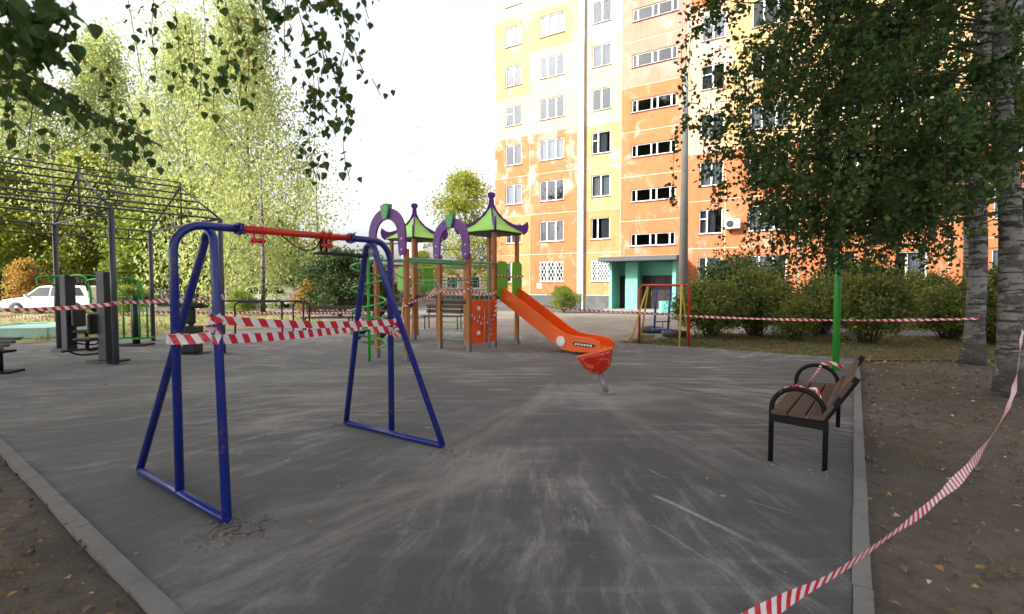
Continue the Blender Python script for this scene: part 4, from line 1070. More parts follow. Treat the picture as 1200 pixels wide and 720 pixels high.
# ------------------------------------------------------------------ cars
M['carwhite'] = paint('white_car_paint', (.72,.72,.72), .2, .1); M['carsilver'] = paint('silver_car_paint', (.36,.38,.40), .25, .1, metal=.3)
M['carglass'] = paint('dark_car_glass', (.02,.024,.03), .08, .05); M['chrome'] = paint('headlamp_glass', (.6,.62,.62), .15, .1)
def car(pos, rz, L, H, label, mat, tall=0.0):
    o = bpy.data.objects.new('parked_car', None); C.objects.link(o); o.location = pos; o.rotation_euler = (0,0,rz)
    ORG[o.name] = Vector((0,0,0)); tag(o, label, 'car', 'cars parked behind the lawn'); W2 = .86
    x = lambda t: (t-.5)*L
    low = [(0.0,.38),(.0,.62),(.03,.78),(.24,.92),(.30,.96),(.97,.98),(1.0,.80),(1.0,.36),(.93,.26)]
    arches = []
    for cxx in (.83,.18):
        r = .36
        for i in range(7): t = PI*i/6; arches.append((cxx+math.cos(t)*r/L, .26+math.sin(t)*r*.98))
    low2 = low+arches+[(.03,.26)]
    def sec(pts, hw0, hw1):
        n = len(pts); mb = MB(); rings = []
        return mb
    mb = MB(); mb.prism([(x(t), -W2, z) for t, z in low2], (0, 2*W2, 0)); bd = mb.build('body', mat, o, bevel=.05)
    g = [(.25,.93),(.40,H-.06),(.46,H),(.86,H-.01),(.93,H-.08),(.975,.97)]; mb = MB(); n = len(g)
    i = len(mb.v)
    for s in (-1,1):
        for t, z in g: mb.v.append(Vector((x(t), s*(W2-.03-.20*(z-.93)/(H-.93)), z)))
    mb.f.append(tuple(range(i, i+n))); mb.f.append(tuple(range(i+2*n-1, i+n-1, -1))); mb.sm += [False]*2
    for k in range(n): mb.f.append((i+k, i+n+k, i+n+(k+1) % n, i+(k+1) % n)); mb.sm.append(False)
    mb.build('cabin', mat, o, bevel=.04)
    for s in (-1,1):
        off = lambda z: s*(W2-.03-.20*(z-.93)/(H-.93)+.008)
        for q in ([(.30,.98),(.41,H-.10),(.53,H-.10),(.53,.98)], [(.55,.98),(.55,H-.10),(.70,H-.10),(.70,.98)], [(.72,.98),(.72,H-.10),(.86,H-.11),(.93,.99)]):
            mb = MB(); mb.prism([(x(t), off(z), z) for t, z in q], (0, s*.004, 0)); mb.build('side_window', M['carglass'], o)
        for cxx in (.83,.18):
            w = MB(); w.lathe((x(cxx), s*(W2-.10), .32), [(.0,-.1),(.32,-.1),(.32,.1),(.0,.1)] if False else [(.19,-.09),(.31,-.09),(.32,0),(.31,.09),(.19,.09)], 20, axis=(0,1,0)); wh = w.build('wheel', M['rubber'], o)
            w = MB(); w.lathe((x(cxx), s*(W2-.08), .32), [(.02,-.05),(.19,-.05),(.20,.06),(.05,.08)], 14, axis=(0,s,0)); w.build('rim', M['chrome'], wh)
        mb = MB(); mb.box((x(.035), s*.62, .70), (.12,.32,.13), .0); mb.build('headlight', M['chrome'], o, bevel=.02)
        mb = MB(); mb.box((x(.30), s*(W2+.06), 1.0), (.12,.14,.12)); mb.build('mirror', mat, o, bevel=.02)
        mb = MB(); mb.box((x(.99), s*.66, .80), (.06,.24,.2)); mb.build('tail_light', M['red'], o)
    a, b = (.255,.95), (.395,H-.07)
    mb = MB(); mb.quad((x(a[0])-.012,-.70,a[1]+.03), (x(b[0])-.012,-.60,b[1]), (x(b[0])-.012,.60,b[1]), (x(a[0])-.012,.70,a[1]+.03)); mb.build('windscreen', M['carglass'], o)
    mb = MB(); mb.box((x(0)-.005, 0, .45), (.05,1.0,.16)); mb.build('grille', M['pad'], o)
    return o
car(G(68,367)+Vector((0,0,.0)), .10, 4.6, 1.56, 'white hatchback parked behind the lawn, seen past the exercise machines', M['carwhite'])
car(G(305,361), .12, 4.6, 1.55, 'white car with dark windows parked behind the pipe rail', M['carwhite'])

# ------------------------------------------------------------------ foliage machinery
def leaf_mesh(name, pos, size, rg, mat, flat=.0, aspect=.62, droop=None):
    """pos (N,3): one small four-cornered leaf at each point"""
    N = len(pos); pos = np.asarray(pos, dtype=np.float32)
    a = rg.normal(size=(N,3)); 
    if droop is not None: a = a*.55+np.array([0,0,-droop])
    a /= np.linalg.norm(a, axis=1, keepdims=True)
    b = rg.normal(size=(N,3)); b -= a*(a*b).sum(1, keepdims=True); b /= np.linalg.norm(b, axis=1, keepdims=True)
    s = size*rg.uniform(.7,1.3,(N,1))
    v = np.empty((N,4,3), np.float32)
    v[:,0] = pos-a*s*.5; v[:,1] = pos+b*s*aspect*.5-a*s*.08; v[:,2] = pos+a*s*.5; v[:,3] = pos-b*s*aspect*.5-a*s*.08
    me = bpy.data.meshes.new(name); me.vertices.add(4*N); me.loops.add(4*N); me.polygons.add(N)
    me.vertices.foreach_set('co', v.reshape(-1)); me.loops.foreach_set('vertex_index', np.arange(4*N, dtype=np.int32))
    me.polygons.foreach_set('loop_start', np.arange(0, 4*N, 4, dtype=np.int32))
    me.update(calc_edges=True); me.materials.append(mat); return me
def grow(rg, H, Rc, base, nlimb, nsub, nleaf, rise=.45, weep=0.0, sig=.35, prof=None, tr=.14):
    """trunk builder + leaf points of one tree standing at the origin"""
    mb = MB(); n = 9; bend = rg.normal(size=2)*.02*H
    tp = [Vector((bend[0]*(k/n)**2, bend[1]*(k/n)**2, H*.94*k/n)) for k in range(n+1)]
    mb.tube(tp, [tr*(1-.92*k/n)*(1.25 if k == 0 else 1) for k in range(n+1)], 8)
    pts = []
    for i in range(nlimb):
        t = (i+rg.uniform(0,.9))/nlimb; z = base+(H*.96-base)*t
        r = Rc*(prof(t) if prof else (1-t)**.75*(.45+.55*min(1, t*5)))*rg.uniform(.7,1.15)+.15
        az = i*2.39996+rg.normal()*.3; k = min(n-1, int(z/(H*.94)*n)); st = tp[k].lerp(tp[k+1], min(1, max(0, z/(H*.94)*n-k)))
        d = Vector((math.cos(az), math.sin(az), 0)); en = st+d*r+Vector((0,0,r*rise*rg.uniform(.6,1.3)))
        mid = st.lerp(en, .5)+Vector((0,0,r*.12))
        c = bez([st, mid, en-Vector((0,0,weep*r*.25))], 4); rr0 = max(.012, tr*.42*(1-t)*min(1, r/2))
        mb.tube(c, [rr0*(1-.85*j/(len(c)-1)) for j in range(len(c))], 5, cap=False)
        for j in range(nsub):
            u = rg.uniform(.25,1.0)**.8; q = c[min(len(c)-1, int(u*(len(c)-1)+.5))]; L = r*rg.uniform(.12,.38)+.12
            dd = Vector(rg.normal(size=3)); dd.z = dd.z*.5+.15-weep*.5; dd.normalize(); e = q+dd*L
            mb.tube([q, e], [.010+.004*r,.004], 3, cap=False)
            m = int(nleaf*rg.uniform(.5,1.5))
            if weep > .3 and rg.random() < .85:
                SLn = weep*rg.uniform(.5,1.6); w = rg.uniform(0,1,m)
                p = np.array(e)+np.stack([rg.normal(0,sig*.28,m), rg.normal(0,sig*.28,m), -w*SLn], 1)
            else:
                p = np.array(e)+rg.normal(0,sig,(m,3))*np.array([1,1,.65])
            pts.append(p)
    return mb, np.concatenate(pts)
M['leaf_yg'] = leafmat('yellow_green_leaves', (.24,.31,.045), (.46,.48,.08), (.52,.40,.06), .5, .35)
M['leaf_pale'] = leafmat('pale_birch_leaves', (.32,.39,.14), (.52,.56,.24), (.54,.50,.16), .5, .3)
M['leaf_or'] = leafmat('orange_leaves', (.42,.20,.05), (.46,.34,.08), None, .45, .8)
M['leaf_dk'] = leafmat('dark_green_leaves', (.03,.06,.02), (.07,.115,.03), (.12,.14,.03), .3, .9)
M['leaf_bush'] = leafmat('bush_leaves', (.08,.125,.028), (.20,.22,.045), (.32,.24,.06), .4, .8)
M['leaf_birch'] = leafmat('near_birch_leaves', (.022,.056,.016), (.085,.150,.034), (.20,.20,.05), .40, .8)
M['leaf_gr'] = leafmat('mid_green_leaves', (.15,.23,.035), (.30,.36,.06), (.30,.28,.05), .45, .6)
M['leaf_fg'] = leafmat('hanging_birch_leaves', (.030,.070,.014), (.075,.140,.024), (.24,.13,.02), .38, 2.0)
def treemeshes(seed, mat, lsize, droop, **k):
    rg = np.random.default_rng(seed); mb, pts = grow(rg, **k)
    tm, c = mb.mesh('trunk', center=False); tm.materials.append(M['trunkdark'])
    return tm, leaf_mesh('crown', pts, lsize, rg, mat, droop=droop)
KIND = {
 'yg1': treemeshes(11, M['leaf_yg'], .26, None, H=11, Rc=4.2, base=1.6, nlimb=34, nsub=13, nleaf=34, sig=.42),
 'yg2': treemeshes(12, M['leaf_yg'], .26, None, H=9, Rc=3.6, base=1.0, nlimb=30, nsub=12, nleaf=34, sig=.40, rise=.6),
 'or': treemeshes(13, M['leaf_or'], .20, None, H=4.5, Rc=1.9, base=.3, nlimb=20, nsub=10, nleaf=30, sig=.3),
 'dk': treemeshes(14, M['leaf_dk'], .16, None, H=3.6, Rc=2.4, base=.2, nlimb=30, nsub=12, nleaf=34, sig=.25, prof=lambda t: (1-t)**.5*(.6+.4*min(1,t*5))),
 'gr': treemeshes(15, M['leaf_gr'], .26, None, H=8, Rc=3.4, base=1.0, nlimb=30, nsub=12, nleaf=34, sig=.40),
 'weep': treemeshes(16, M['leaf_pale'], .22, .8, H=23, Rc=5.6, base=3, nlimb=50, nsub=13, nleaf=56, sig=1.5, weep=3.2, rise=.35, prof=lambda t: (.35+.65*min(1,t*4))*(1-t**1.8)**.9+.05),
 'open': treemeshes(17, M['leaf_yg'], .17, None, H=9, Rc=3.3, base=1.2, nlimb=26, nsub=12, nleaf=34, sig=.34, rise=.9),
 'sm': treemeshes(19, M['leaf_gr'], .16, None, H=3.6, Rc=2.4, base=.1, nlimb=30, nsub=12, nleaf=34, sig=.25, prof=lambda t: (1-t)**.5*(.6+.4*min(1,t*5))),
 'big': treemeshes(18, M['leaf_yg'], .30, None, H=17, Rc=6.0, base=4, nlimb=44, nsub=13, nleaf=40, sig=.6),
}
def tree(kind, x, y, rz, sc, label, cat='tree', grp='trees behind the playground', name='tree', bark=None, z=-.04):
    tm, cm = KIND[kind]
    o = empty(name, (x,y,z), label, cat, grp)
    t = instance('trunk', tm, None, o, (x,y,z), (0,0,rz), (sc,)*3)
    c = instance('crown', cm, None, o, (x,y,z), (0,0,rz), (sc,)*3)
    if bark:
        t.data = t.data.copy(); t.data.materials[0] = bark
    return o
def TX(px, D): return ((px-600)/F_PX*D, D)
for kind, px, D, rz, sc, lab in (
 ('yg1', -40, 36, 0, 1.15, 'tall yellow-green tree at the far left edge'),
 ('yg2', 30, 42, 1, 1.25, 'yellow-green tree behind the orange shrub'),
 ('yg1', 105, 40, 2, 1.10, 'yellow-green tree behind the white hatchback'),
 ('big', 60, 62, 2.2, .95, 'tallest pale tree far behind at the left'),
 ('gr', 175, 38, 3, 1.0, 'green leafy tree above the air walker machine'),
 ('yg2', 150, 50, .4, 1.5, 'broad yellow-green tree in the back row at left'),
 ('yg2', 232, 40, 4, 1.1, 'yellow-green tree behind the near swing frame'),
 ('yg1', 268, 52, 5, 1.2, 'yellow-green tree behind the pale weeping birch'),
 ('gr', 330, 46, 5.5, .95, 'mid green tree right of the pale weeping birch'),
 ('yg2', 378, 44, 5.9, .62, 'low yellow-green tree behind the dark green bush'),
 ('open', 545, 38, 1.0, 1.12, 'loose yellow-green tree between the tower roofs and the building'),
 ('yg2', 497, 50, 2.0, .55, 'small yellow-green tree beyond the play bridge'),
 ('gr', 585, 37, 2.6, .42, 'small green tree at the left corner of the building')):
    x, y = TX(px, D); tree(kind, x, y, rz, sc, lab)
x, y = TX(296, 35); tree('weep', x, y, 1.2, 1.0, 'tall pale weeping birch rising out of frame behind the swing', name='birch_tree', bark=M['bark'])
x, y = TX(222, 43); tree('weep', x, y, 3.2, 1.12, 'second pale weeping birch just left of the first', name='birch_tree', bark=M['bark'])
x, y = TX(15, 40); tree('weep', x, y, 5.2, 1.0, 'pale weeping birch at the left edge behind the leafy twigs', name='birch_tree', bark=M['bark'])
x, y = TX(120, 44); tree('weep', x, y, 4.2, 1.1, 'pale weeping birch above the exercise shelter roof', name='birch_tree', bark=M['bark'])
# slim white birch trunks in front of the tree line
for px, D, w, lab in ((308,27,.13,'slim white birch trunk behind the red crossbar'), (372,30,.10,'thin pale birch trunk left of the hanging swing seat'), (66,22,.10,'slender pale birch trunk beside the left shelter post')):
    x, y = TX(px, D); mb = MB(); mb.tube([(x,y,-.05),(x+.05,y,3),(x+.02,y,7.5)], [w,w*.8,w*.4], 8)
    o = empty('birch_tree', (x,y,0), lab, 'tree', 'slim birches on the lawn'); mb.build('trunk', M['bark'], o)
    rg = np.random.default_rng(int(px)); p = np.array([x,y,6.2])+rg.normal(0,1,(900,3))*np.array([.9,.9,1.2])
    me = leaf_mesh('crown', p-np.array([x,y,0]), .14, rg, M['leaf_pale'], droop=.8); instance('crown', me, None, o, (x,y,0))
x, y = TX(30, 31.5); tree('or', x, y, 0, .68, 'orange autumn shrub behind the white hatchback', 'shrub', None, 'shrub')
x, y = TX(-2, 31.8); tree('dk', x, y, 0, .62, 'dark green shrub left of the orange shrub', 'shrub', None, 'shrub')
x, y = TX(398, 24); tree('dk', x, y, 0, .82, 'rounded dark green bush behind the far swing frame', 'shrub', None, 'shrub')
x, y = TX(283, 26.5); tree('sm', x, y, 2, .34, 'low green shrub in front of the second white car', 'shrub', None, 'shrub')
x, y = TX(150, 26); tree('sm', x, y, 3, .40, 'low green shrub behind the air walker machine', 'shrub', None, 'shrub')
x, y = TX(362, 25); tree('or', x, y, 1, .42, 'small yellow-brown shrub left of the dark green bush', 'shrub', None, 'shrub')
x, y = TX(438, 24); tree('dk', x, y, 2, .62, 'lower dark bush behind the spiral climber', 'shrub', None, 'shrub')
x, y = TX(661, 29); tree('sm', x, y, 1, .40, 'small light green bush against the building left of the porch', 'shrub', None, 'shrub')
bpy.context.view_layer.update()
# ------------------------------------------------------------------ bushes on the right
def bushmeshes(seed, H, Rr, n, lsize, mat):
    rg = np.random.default_rng(seed); mb = MB(); pts = []
    for i in range(n):
        az = rg.uniform(0, 2*PI); r = Rr*math.sqrt(rg.uniform(.02,1)); h = H*(1-.45*(r/Rr)**2)*rg.uniform(.75,1.08)
        b0 = Vector((math.cos(az)*r*.18, math.sin(az)*r*.18, 0)); e = Vector((math.cos(az)*r, math.sin(az)*r, h)); mid = b0.lerp(e, .5)+Vector((-math.cos(az)*r*.12, -math.sin(az)*r*.12, .08*h))
        c = bez([b0, mid, e], 4); mb.tube(c, [.016*(1-.8*j/(len(c)-1))+.002 for j in range(len(c))], 4, cap=False)
        for j in range(16):
            u = rg.uniform(.42,1.0); q = c[min(len(c)-1, int(u*(len(c)-1)+.5))]; m = rg.integers(8,34)
            pts.append(np.array(q)+rg.normal(0,.12,(m,3))+rg.normal(0,.12,(1,3)))
    tm, _ = mb.mesh('stems', center=False); tm.materials.append(M['twig'])
    return tm, leaf_mesh('foliage', np.concatenate(pts), lsize, rg, mat)
BK = [bushmeshes(21, 1.9, 1.35, 55, .10, M['leaf_bush']), bushmeshes(22, 2.1, 1.2, 46, .10, M['leaf_bush']), bushmeshes(23, 1.9, 1.3, 50, .10, M['leaf_dk']), bushmeshes(24, 1.3, .6, 22, .06, M['leaf_bush'])]
for px, D, k, sc, rz, lab in (
 (836,15.0,0,.86,0,'olive green bush nearest the toddler swing'), (884,15.6,1,.98,1,'olive green bush second from the toddler swing'),
 (935,14.0,3,1.0,3,'small sprawling bush with bare stems between the larger ones'),
 (962,16.2,2,.85,4,'dark green bush left of the green pole'), (1018,13.6,1,.95,5,'vase-shaped bush with visible stems right of the green pole'),
 (1082,18.5,0,1.05,6,'broad bush beyond the road between pole and birches'), (1112,14.6,0,.80,2.5,'bright green bush left of the farther birch trunk'), (1165,13.4,1,.95,.7,'tall bush between the two birch trunks'),
 (1225,12.6,0,1.1,1.7,'bush at the right edge behind the near birch'), (1000,22,0,1.35,.3,'bush close to the building behind the vase-shaped bush'),(868,22,2,1.5,2,'dark tall bush under the ground floor windows by the pole')):
    x, y = TX(px, D); tm, cm = BK[k]; o = empty('bush', (x,y,-.03), lab, 'bush', 'bushes along the road on the right')
    instance('stems', tm, None, o, (x,y,-.03), (0,0,rz), (sc,)*3); instance('foliage', cm, None, o, (x,y,-.03), (0,0,rz), (sc,)*3)

# ------------------------------------------------------------------ near birches, right
def near_birch(base, top_off, r0, limbs, seed, lsize, label, Ht=13):
    rg = np.random.default_rng(seed); o = empty('birch_tree', base, label, 'tree', 'birches on the right')
    n = 16; tp = [base+Vector((top_off[0]*(k/n)+.05*math.sin(k*.9), top_off[1]*(k/n)+.03*math.sin(k*1.3), -.1+Ht*k/n)) for k in range(n+1)]
    rad = [r0*(1.35 if k == 0 else 1.0)*(1-.75*k/n) for k in range(n+1)]
    mb = MB(); mb.tube(bez(tp, 3), list(np.interp(np.linspace(0,n,3*n+1), range(n+1), rad)), 14); tk = mb.build('trunk', M['bark'], o)
    pts = []; br = MB()
    for (z, az, L, rise, ns) in limbs:
        k = z/Ht*n; i = int(k); st = tp[i].lerp(tp[i+1], k-i); d = Vector((math.cos(az), math.sin(az), 0)); sd = Vector((-d.y, d.x, 0))
        wv = rg.normal()*.25
        c = bez([st, st+d*L*.33+Vector((0,0,L*rise*.6))+sd*wv*.5, st+d*L*.68+Vector((0,0,L*rise*.9))+sd*wv, st+d*L+Vector((0,0,L*rise*.65))+sd*wv*.3], 6)
        br.tube(c, [max(.006, .020*(L/3.5)*(1-.8*j/(len(c)-1))) for j in range(len(c))], 6, cap=False)
        for s in range(int(ns*.62)):
            u = rg.uniform(.12,1.0)**.75; q = c[min(len(c)-1, int(u*(len(c)-1)+.5))]
            dd = (d*rg.uniform(-.1,.8)+sd*rg.normal()*.9+Vector((0,0,rg.normal()*.25))); e = q+dd.normalized()*rg.uniform(.15,1.0)*L*.26
            hang = rg.uniform(.25,1.25)*(.55+.5*u); f = e+Vector((rg.normal()*.06, rg.normal()*.06, -hang)); m_ = q.lerp(e, .6)+Vector((0,0,.08))
            g = bez([q, m_, e, f], 4); br.tube(g, [.0045]*len(g), 3, cap=False)
            m = int(46+hang*54); w = rg.uniform(.25,1,m)*(len(g)-1); G_ = np.array([list(p) for p in g]); i0 = np.minimum(w.astype(int), len(g)-2); fr = (w-i0)[:,None]
            p = G_[i0]*(1-fr)+G_[i0+1]*fr+rg.normal(0,.05,(m,3))*rg.uniform(.6,1.8); pts.append(p[p[:,2] > 1.72])
    br.build('branches', M['twig'], o)
    P_ = np.concatenate(pts); me = leaf_mesh('crown', P_-np.array(base), lsize, rg, M['leaf_birch'], droop=.35, aspect=.85)
    instance('crown', me, None, o, base)
    return o, len(P_)
def limbset(seed, n, z0, z1, azc, azs, L0, L1, rise, ns):
    rg = np.random.default_rng(seed)
    return [(z0+(z1-z0)*(i+rg.uniform(0,.8))/n, R(azc+rg.uniform(-azs,azs)), rg.uniform(L0,L1), rg.uniform(*rise), ns) for i in range(n)]
B1 = G(1183,462); B2 = BT2
l1 = limbset(1,10,3.0,6.2,178,38,2.2,3.7,(-.10,.28),30)+limbset(2,10,2.9,7.5,120,60,2.2,3.8,(0,.3),24)+limbset(3,8,3.4,9,-60,70,2.0,3.4,(0,.35),16)+limbset(4,9,6.5,12,180,170,2.4,3.6,(.1,.4),16)
l1 += [(2.9,R(172),2.6,-.12,26),(2.7,R(150),2.8,-.08,26),(2.9,R(195),2.6,-.10,24),(3.4,R(160),3.4,-.04,30),(4.4,R(168),3.8,.05,30),(3.5,R(190),3.3,-.04,28)]
l1 += [(3.2,R(183),3.2,-.06,30),(3.9,R(176),3.8,.02,30),(5.3,R(184),3.9,.08,30),(2.9,R(165),3.0,-.08,30)]
near_birch(B1, (-.55,.1), .15, l1, 31, .068, 'nearest birch with thick white and black trunk at the right edge')
l2 = limbset(5,9,3.2,8.5,185,45,2.2,4.2,(-.05,.25),26)+limbset(6,9,3.5,9,100,70,2.4,3.8,(0,.3),20)+limbset(7,7,3.5,9,-30,60,2.0,3.2,(0,.3),16)+limbset(8,7,8,12,180,170,2,3,(.1,.4),12)
l2 += [(3.0,R(170),3.4,-.05,28),(3.1,R(190),3.8,-.02,28),(3.6,R(180),4.5,.0,30),(6.4,R(178),4.7,.05,32),(3.3,R(205),3.0,-.02,24)]
near_birch(B2, (.0,.1), .17, l2, 32, .072, 'second birch standing behind and left of the nearest one')
x, y = TX(1212, 13.0)
l3 = limbset(9,6,4,9,180,80,2.2,3.4,(0,.3),18)
l4 = limbset(19,14,2.6,9,180,170,2.2,3.8,(0,.35),34)
x4, y4 = TX(1130, 15.5); near_birch(Vector((x4,y4,0)), (.2,.1), .12, l4, 35, .10, 'thinner tree with fresh green crown behind both right-hand birches')
near_birch(Vector((x,y,0)), (.1,.1), .15, l3, 33, .072, 'third birch mostly hidden behind the nearest birch trunk')

# ------------------------------------------------------------------ foreground birch at top left
def leafshape(name, sc=1.0):
    """heart-like birch leaf, folded along its midrib, hanging from the origin down -z"""
    out = [(0,-.02),(.30,.02),(.46,.22),(.40,.45),(.22,.74),(0,1.05)]
    mb = MB(); mid = [(0,0,-.02),(0,.03,.28),(0,.05,.6),(0,.0,1.05)]
    for s in (-1,1):
        v = [(s*a, -.09*a*2 if a else 0, b) for a, b in out]
        i = len(mb.v); mb.v += [Vector((p[0], p[1], -p[2])) for p in v]+[Vector((0,.04,-.35)), Vector((0,.03,-.7))]
        fs = [(0,1,2,6),(6,2,3,7),(7,3,4,5)]
        for f in fs: mb.f.append(tuple(i+k for k in (f if s > 0 else f[::-1]))); mb.sm.append(True)
    mb.tube([(0,0,.35),(0,0,-.02)], .02, 3, cap=False)
    me, _ = mb.mesh(name, center=False); me.materials.append(M['leaf_fg'])
    return me
LM = [leafshape('leaf')]
FB = Vector((-3.4,-1.2,0))
fo = empty('birch_tree', FB, 'birch whose leafy twigs hang into the top left corner', 'tree')
MB().tube(bez([FB+Vector((0,0,-.1)), FB+Vector((.05,.1,2.5)), FB+Vector((.3,.3,5)), FB+Vector((.4,.5,8)), FB+Vector((.5,.5,12))], 4), list(np.linspace(.19,.05,17)), 12).build('trunk', M['bark'], fo)
rf = random.Random(8); leaves = []
strands = [  # (pixel polyline, distance, leaves per 10 px, leaf size)
 ([(-30,20),(20,30),(60,20),(85,5)],1.5,4.0,.052), ([(-30,60),(15,70),(55,60),(75,75)],1.6,4.5,.050), ([(-20,100),(20,95),(40,110),(75,130)],1.8,4.0,.050),
 ([(0,0),(30,10),(65,0)],1.3,4.5,.055), ([(-10,40),(30,48),(70,38)],1.4,4.5,.055), ([(-20,80),(10,110),(15,150)],1.9,2.8,.045), ([(0,90),(8,125),(12,160)],2.0,2.2,.045),
 ([(30,88),(70,112),(110,135),(150,150)],1.9,3.6,.046), ([(60,105),(95,120),(125,142)],2.0,3.0,.045), ([(110,135),(135,165),(140,185)],2.0,2.4,.045), ([(150,150),(168,175),(178,190)],2.1,2.2,.045), ([(40,110),(35,150),(32,180)],2.2,.9,.045),
 ([(120,130),(145,120),(165,158)],2.2,2.0,.045), ([(150,150),(148,195),(150,218)],1.9,1.7,.050), ([(130,140),(60,180),(40,182)],2.3,.6,.045),
 ([(85,60),(110,80),(130,110)],2.4,1.0,.045), ([(150,0),(158,45),(166,92)],2.6,.9,.045), ([(180,-5),(178,40),(184,90)],2.7,.8,.045), ([(205,10),(210,60),(216,108)],2.6,1.5,.045),
 ([(222,20),(228,70),(226,105)],2.8,.7,.045), ([(238,0),(240,40),(232,130)],3.0,.35,.045),
 ([(262,-5),(272,30),(285,55)],2.5,1.8,.045), ([(272,50),(262,80),(252,100),(250,128)],2.3,3.4,.046), ([(272,60),(282,85),(280,118)],2.4,2.8,.046), ([(285,40),(292,75),(288,105)],2.6,1.4,.045),
 ([(300,-5),(308,20),(316,45)],2.3,2.2,.046), ([(318,-10),(322,15),(336,22)],2.0,3.0,.050), ([(335,-10),(333,30),(334,75)],2.3,2.2,.046),
 ([(352,-10),(362,25),(375,50),(380,72)],2.2,3.6,.048), ([(345,-5),(362,60),(368,100),(366,128)],2.3,3.2,.046), ([(378,45),(385,75),(398,88)],2.3,3.4,.046), ([(366,100),(362,150),(364,180),(370,208)],2.3,2.8,.045),
 ([(380,60),(395,95),(408,130),(402,170),(410,212)],2.3,2.4,.045), ([(372,90),(378,135),(385,160)],2.4,2.2,.045), ([(395,-5),(405,30),(412,50),(426,85)],2.4,2.4,.045), ([(375,-10),(400,10),(408,25)],2.2,3.0,.046), ([(345,-8),(380,0),(420,-5)],2.3,2.6,.046),
 ([(425,-5),(428,10),(432,22)],2.7,1.6,.045), ([(438,-5),(445,2)],2.7,2.0,.045), ([(436,92),(446,112)],2.5,2.0,.042), ([(410,35),(400,75),(394,120),(396,150)],2.4,2.0,.045)]
twg = MB()
for poly, D, dens, sz in strands:
    pts3 = bez([P(x, y, D+.06*rf.uniform(-1,1)) for x, y in poly], 5); twg.tube(pts3, [.0022]*len(pts3), 3, cap=False)
    Lpx = sum(math.dist(poly[i], poly[i+1]) for i in range(len(poly)-1)); n = max(2, int(Lpx/10*dens*1.25))
    for i in range(n):
        t = rf.uniform(0,1)*(len(pts3)-1.01); j = int(t); p = pts3[j].lerp(pts3[j+1], t-j)+Vector((rf.gauss(0,.020), rf.gauss(0,.06), rf.gauss(0,.014)))*(D/2.3)
        leaves.append((p, sz*.84*rf.uniform(.55,1.15), D))
# limbs that carry the twigs, from the trunk over the frame's top edge
for p0, p1, r in ((FB+Vector((.2,.2,4.6)), P(30,-60,1.6), .012), (FB+Vector((.2,.2,4.9)), P(150,-60,2.6), .010), (FB+Vector((.25,.25,5.1)), P(290,-60,2.5), .012), (FB+Vector((.3,.3,5.4)), P(380,-50,2.4), .012), (FB+Vector((.2,.2,4.2)), P(-30,70,1.7), .010)):
    c = bez([p0, p0.lerp(p1, .5)+Vector((0,0,.5)), p1], 8); twg.tube(c, [r*2.2*(1-.7*k/(len(c)-1)) for k in range(len(c))], 6)
twg.tube(bez([P(-30,70,1.7), P(10,80,1.75), P(60,103,1.85), P(110,135,1.95), P(150,152,2.0), P(190,172,2.05)], 4), .0035, 4)
twg.build('twigs', M['twig'], fo)
leaves.sort(key=lambda q: q[2]/q[1])
def leafrot(): return (rf.gauss(0,.55), rf.gauss(0,.35), rf.uniform(0,2*PI))
for p, s, D in leaves[:300]:
    instance('leaf', LM[0], None, fo, p, leafrot(), (s*.95,s,s))
mb = MB(); base_v = [v.co.copy() for v in LM[0].vertices]; base_f = [tuple(q.vertices) for q in LM[0].polygons]
for p, s, D in leaves[300:]:
    m3 = Euler(leafrot()).to_matrix()*s; i = len(mb.v); mb.v += [m3 @ v+p for v in base_v]; mb.f += [tuple(i+k for k in f) for f in base_f]; mb.sm += [True]*len(base_f)
# rest of the crown above the frame
if mb.v: mb.build('small_leaves', M['leaf_fg'], fo, kind='stuff')
rg = np.random.default_rng(44)
q = [] 
for i in range(220):
    c = np.array([FB.x+.6, FB.y+.6, 8.0])+rg.normal(0,1,3)*np.array([2.2,2.2,1.8]); c[2] = max(c[2], 5.2)
    q.append(c+rg.normal(0,.30,(60,3)))
me = leaf_mesh('crown', np.concatenate(q)-np.array(FB), .09, rg, M['leaf_birch'], droop=.6); instance('crown', me, None, fo, FB)

# ------------------------------------------------------------------ big unseen trees, added behind the camera to shade the yard
k_ = Vector((sdir.x, sdir.y, 0)).normalized()
SHADE = [(a, b, c, 'unseen leafy tree added behind the photographer to shade the yard') for a, b, c in (
 (-9,5,1.5),(-5,10,1.55),(-1,3.5,1.5),(1,8.5,1.6),(-10,12,1.6),(-4,15,1.6),(6,5,1.5),(5,12,1.6),(11,9,1.5),(12,3,1.6),(14,11,1.7),(-14,7,1.6),(2,15.5,1.6),(15,6,1.7),(18,10,1.7),(12,12,1.8))]
def shade(tx, ty, h, rz, sc, lab):
    # stands so that the crown at height h*sc shades the yard at (tx, ty)
    L = h*sc/math.tan(R(SUN_EL)); p = Vector((tx,ty,0))+k_*L
    tree('big', p.x, p.y, rz, sc, lab, grp='unseen trees added for shade', name='tree')
n = 0
for tx, ty, sc, lab in SHADE:
    shade(tx, ty, 10, n*1.7, sc, lab); n += 1

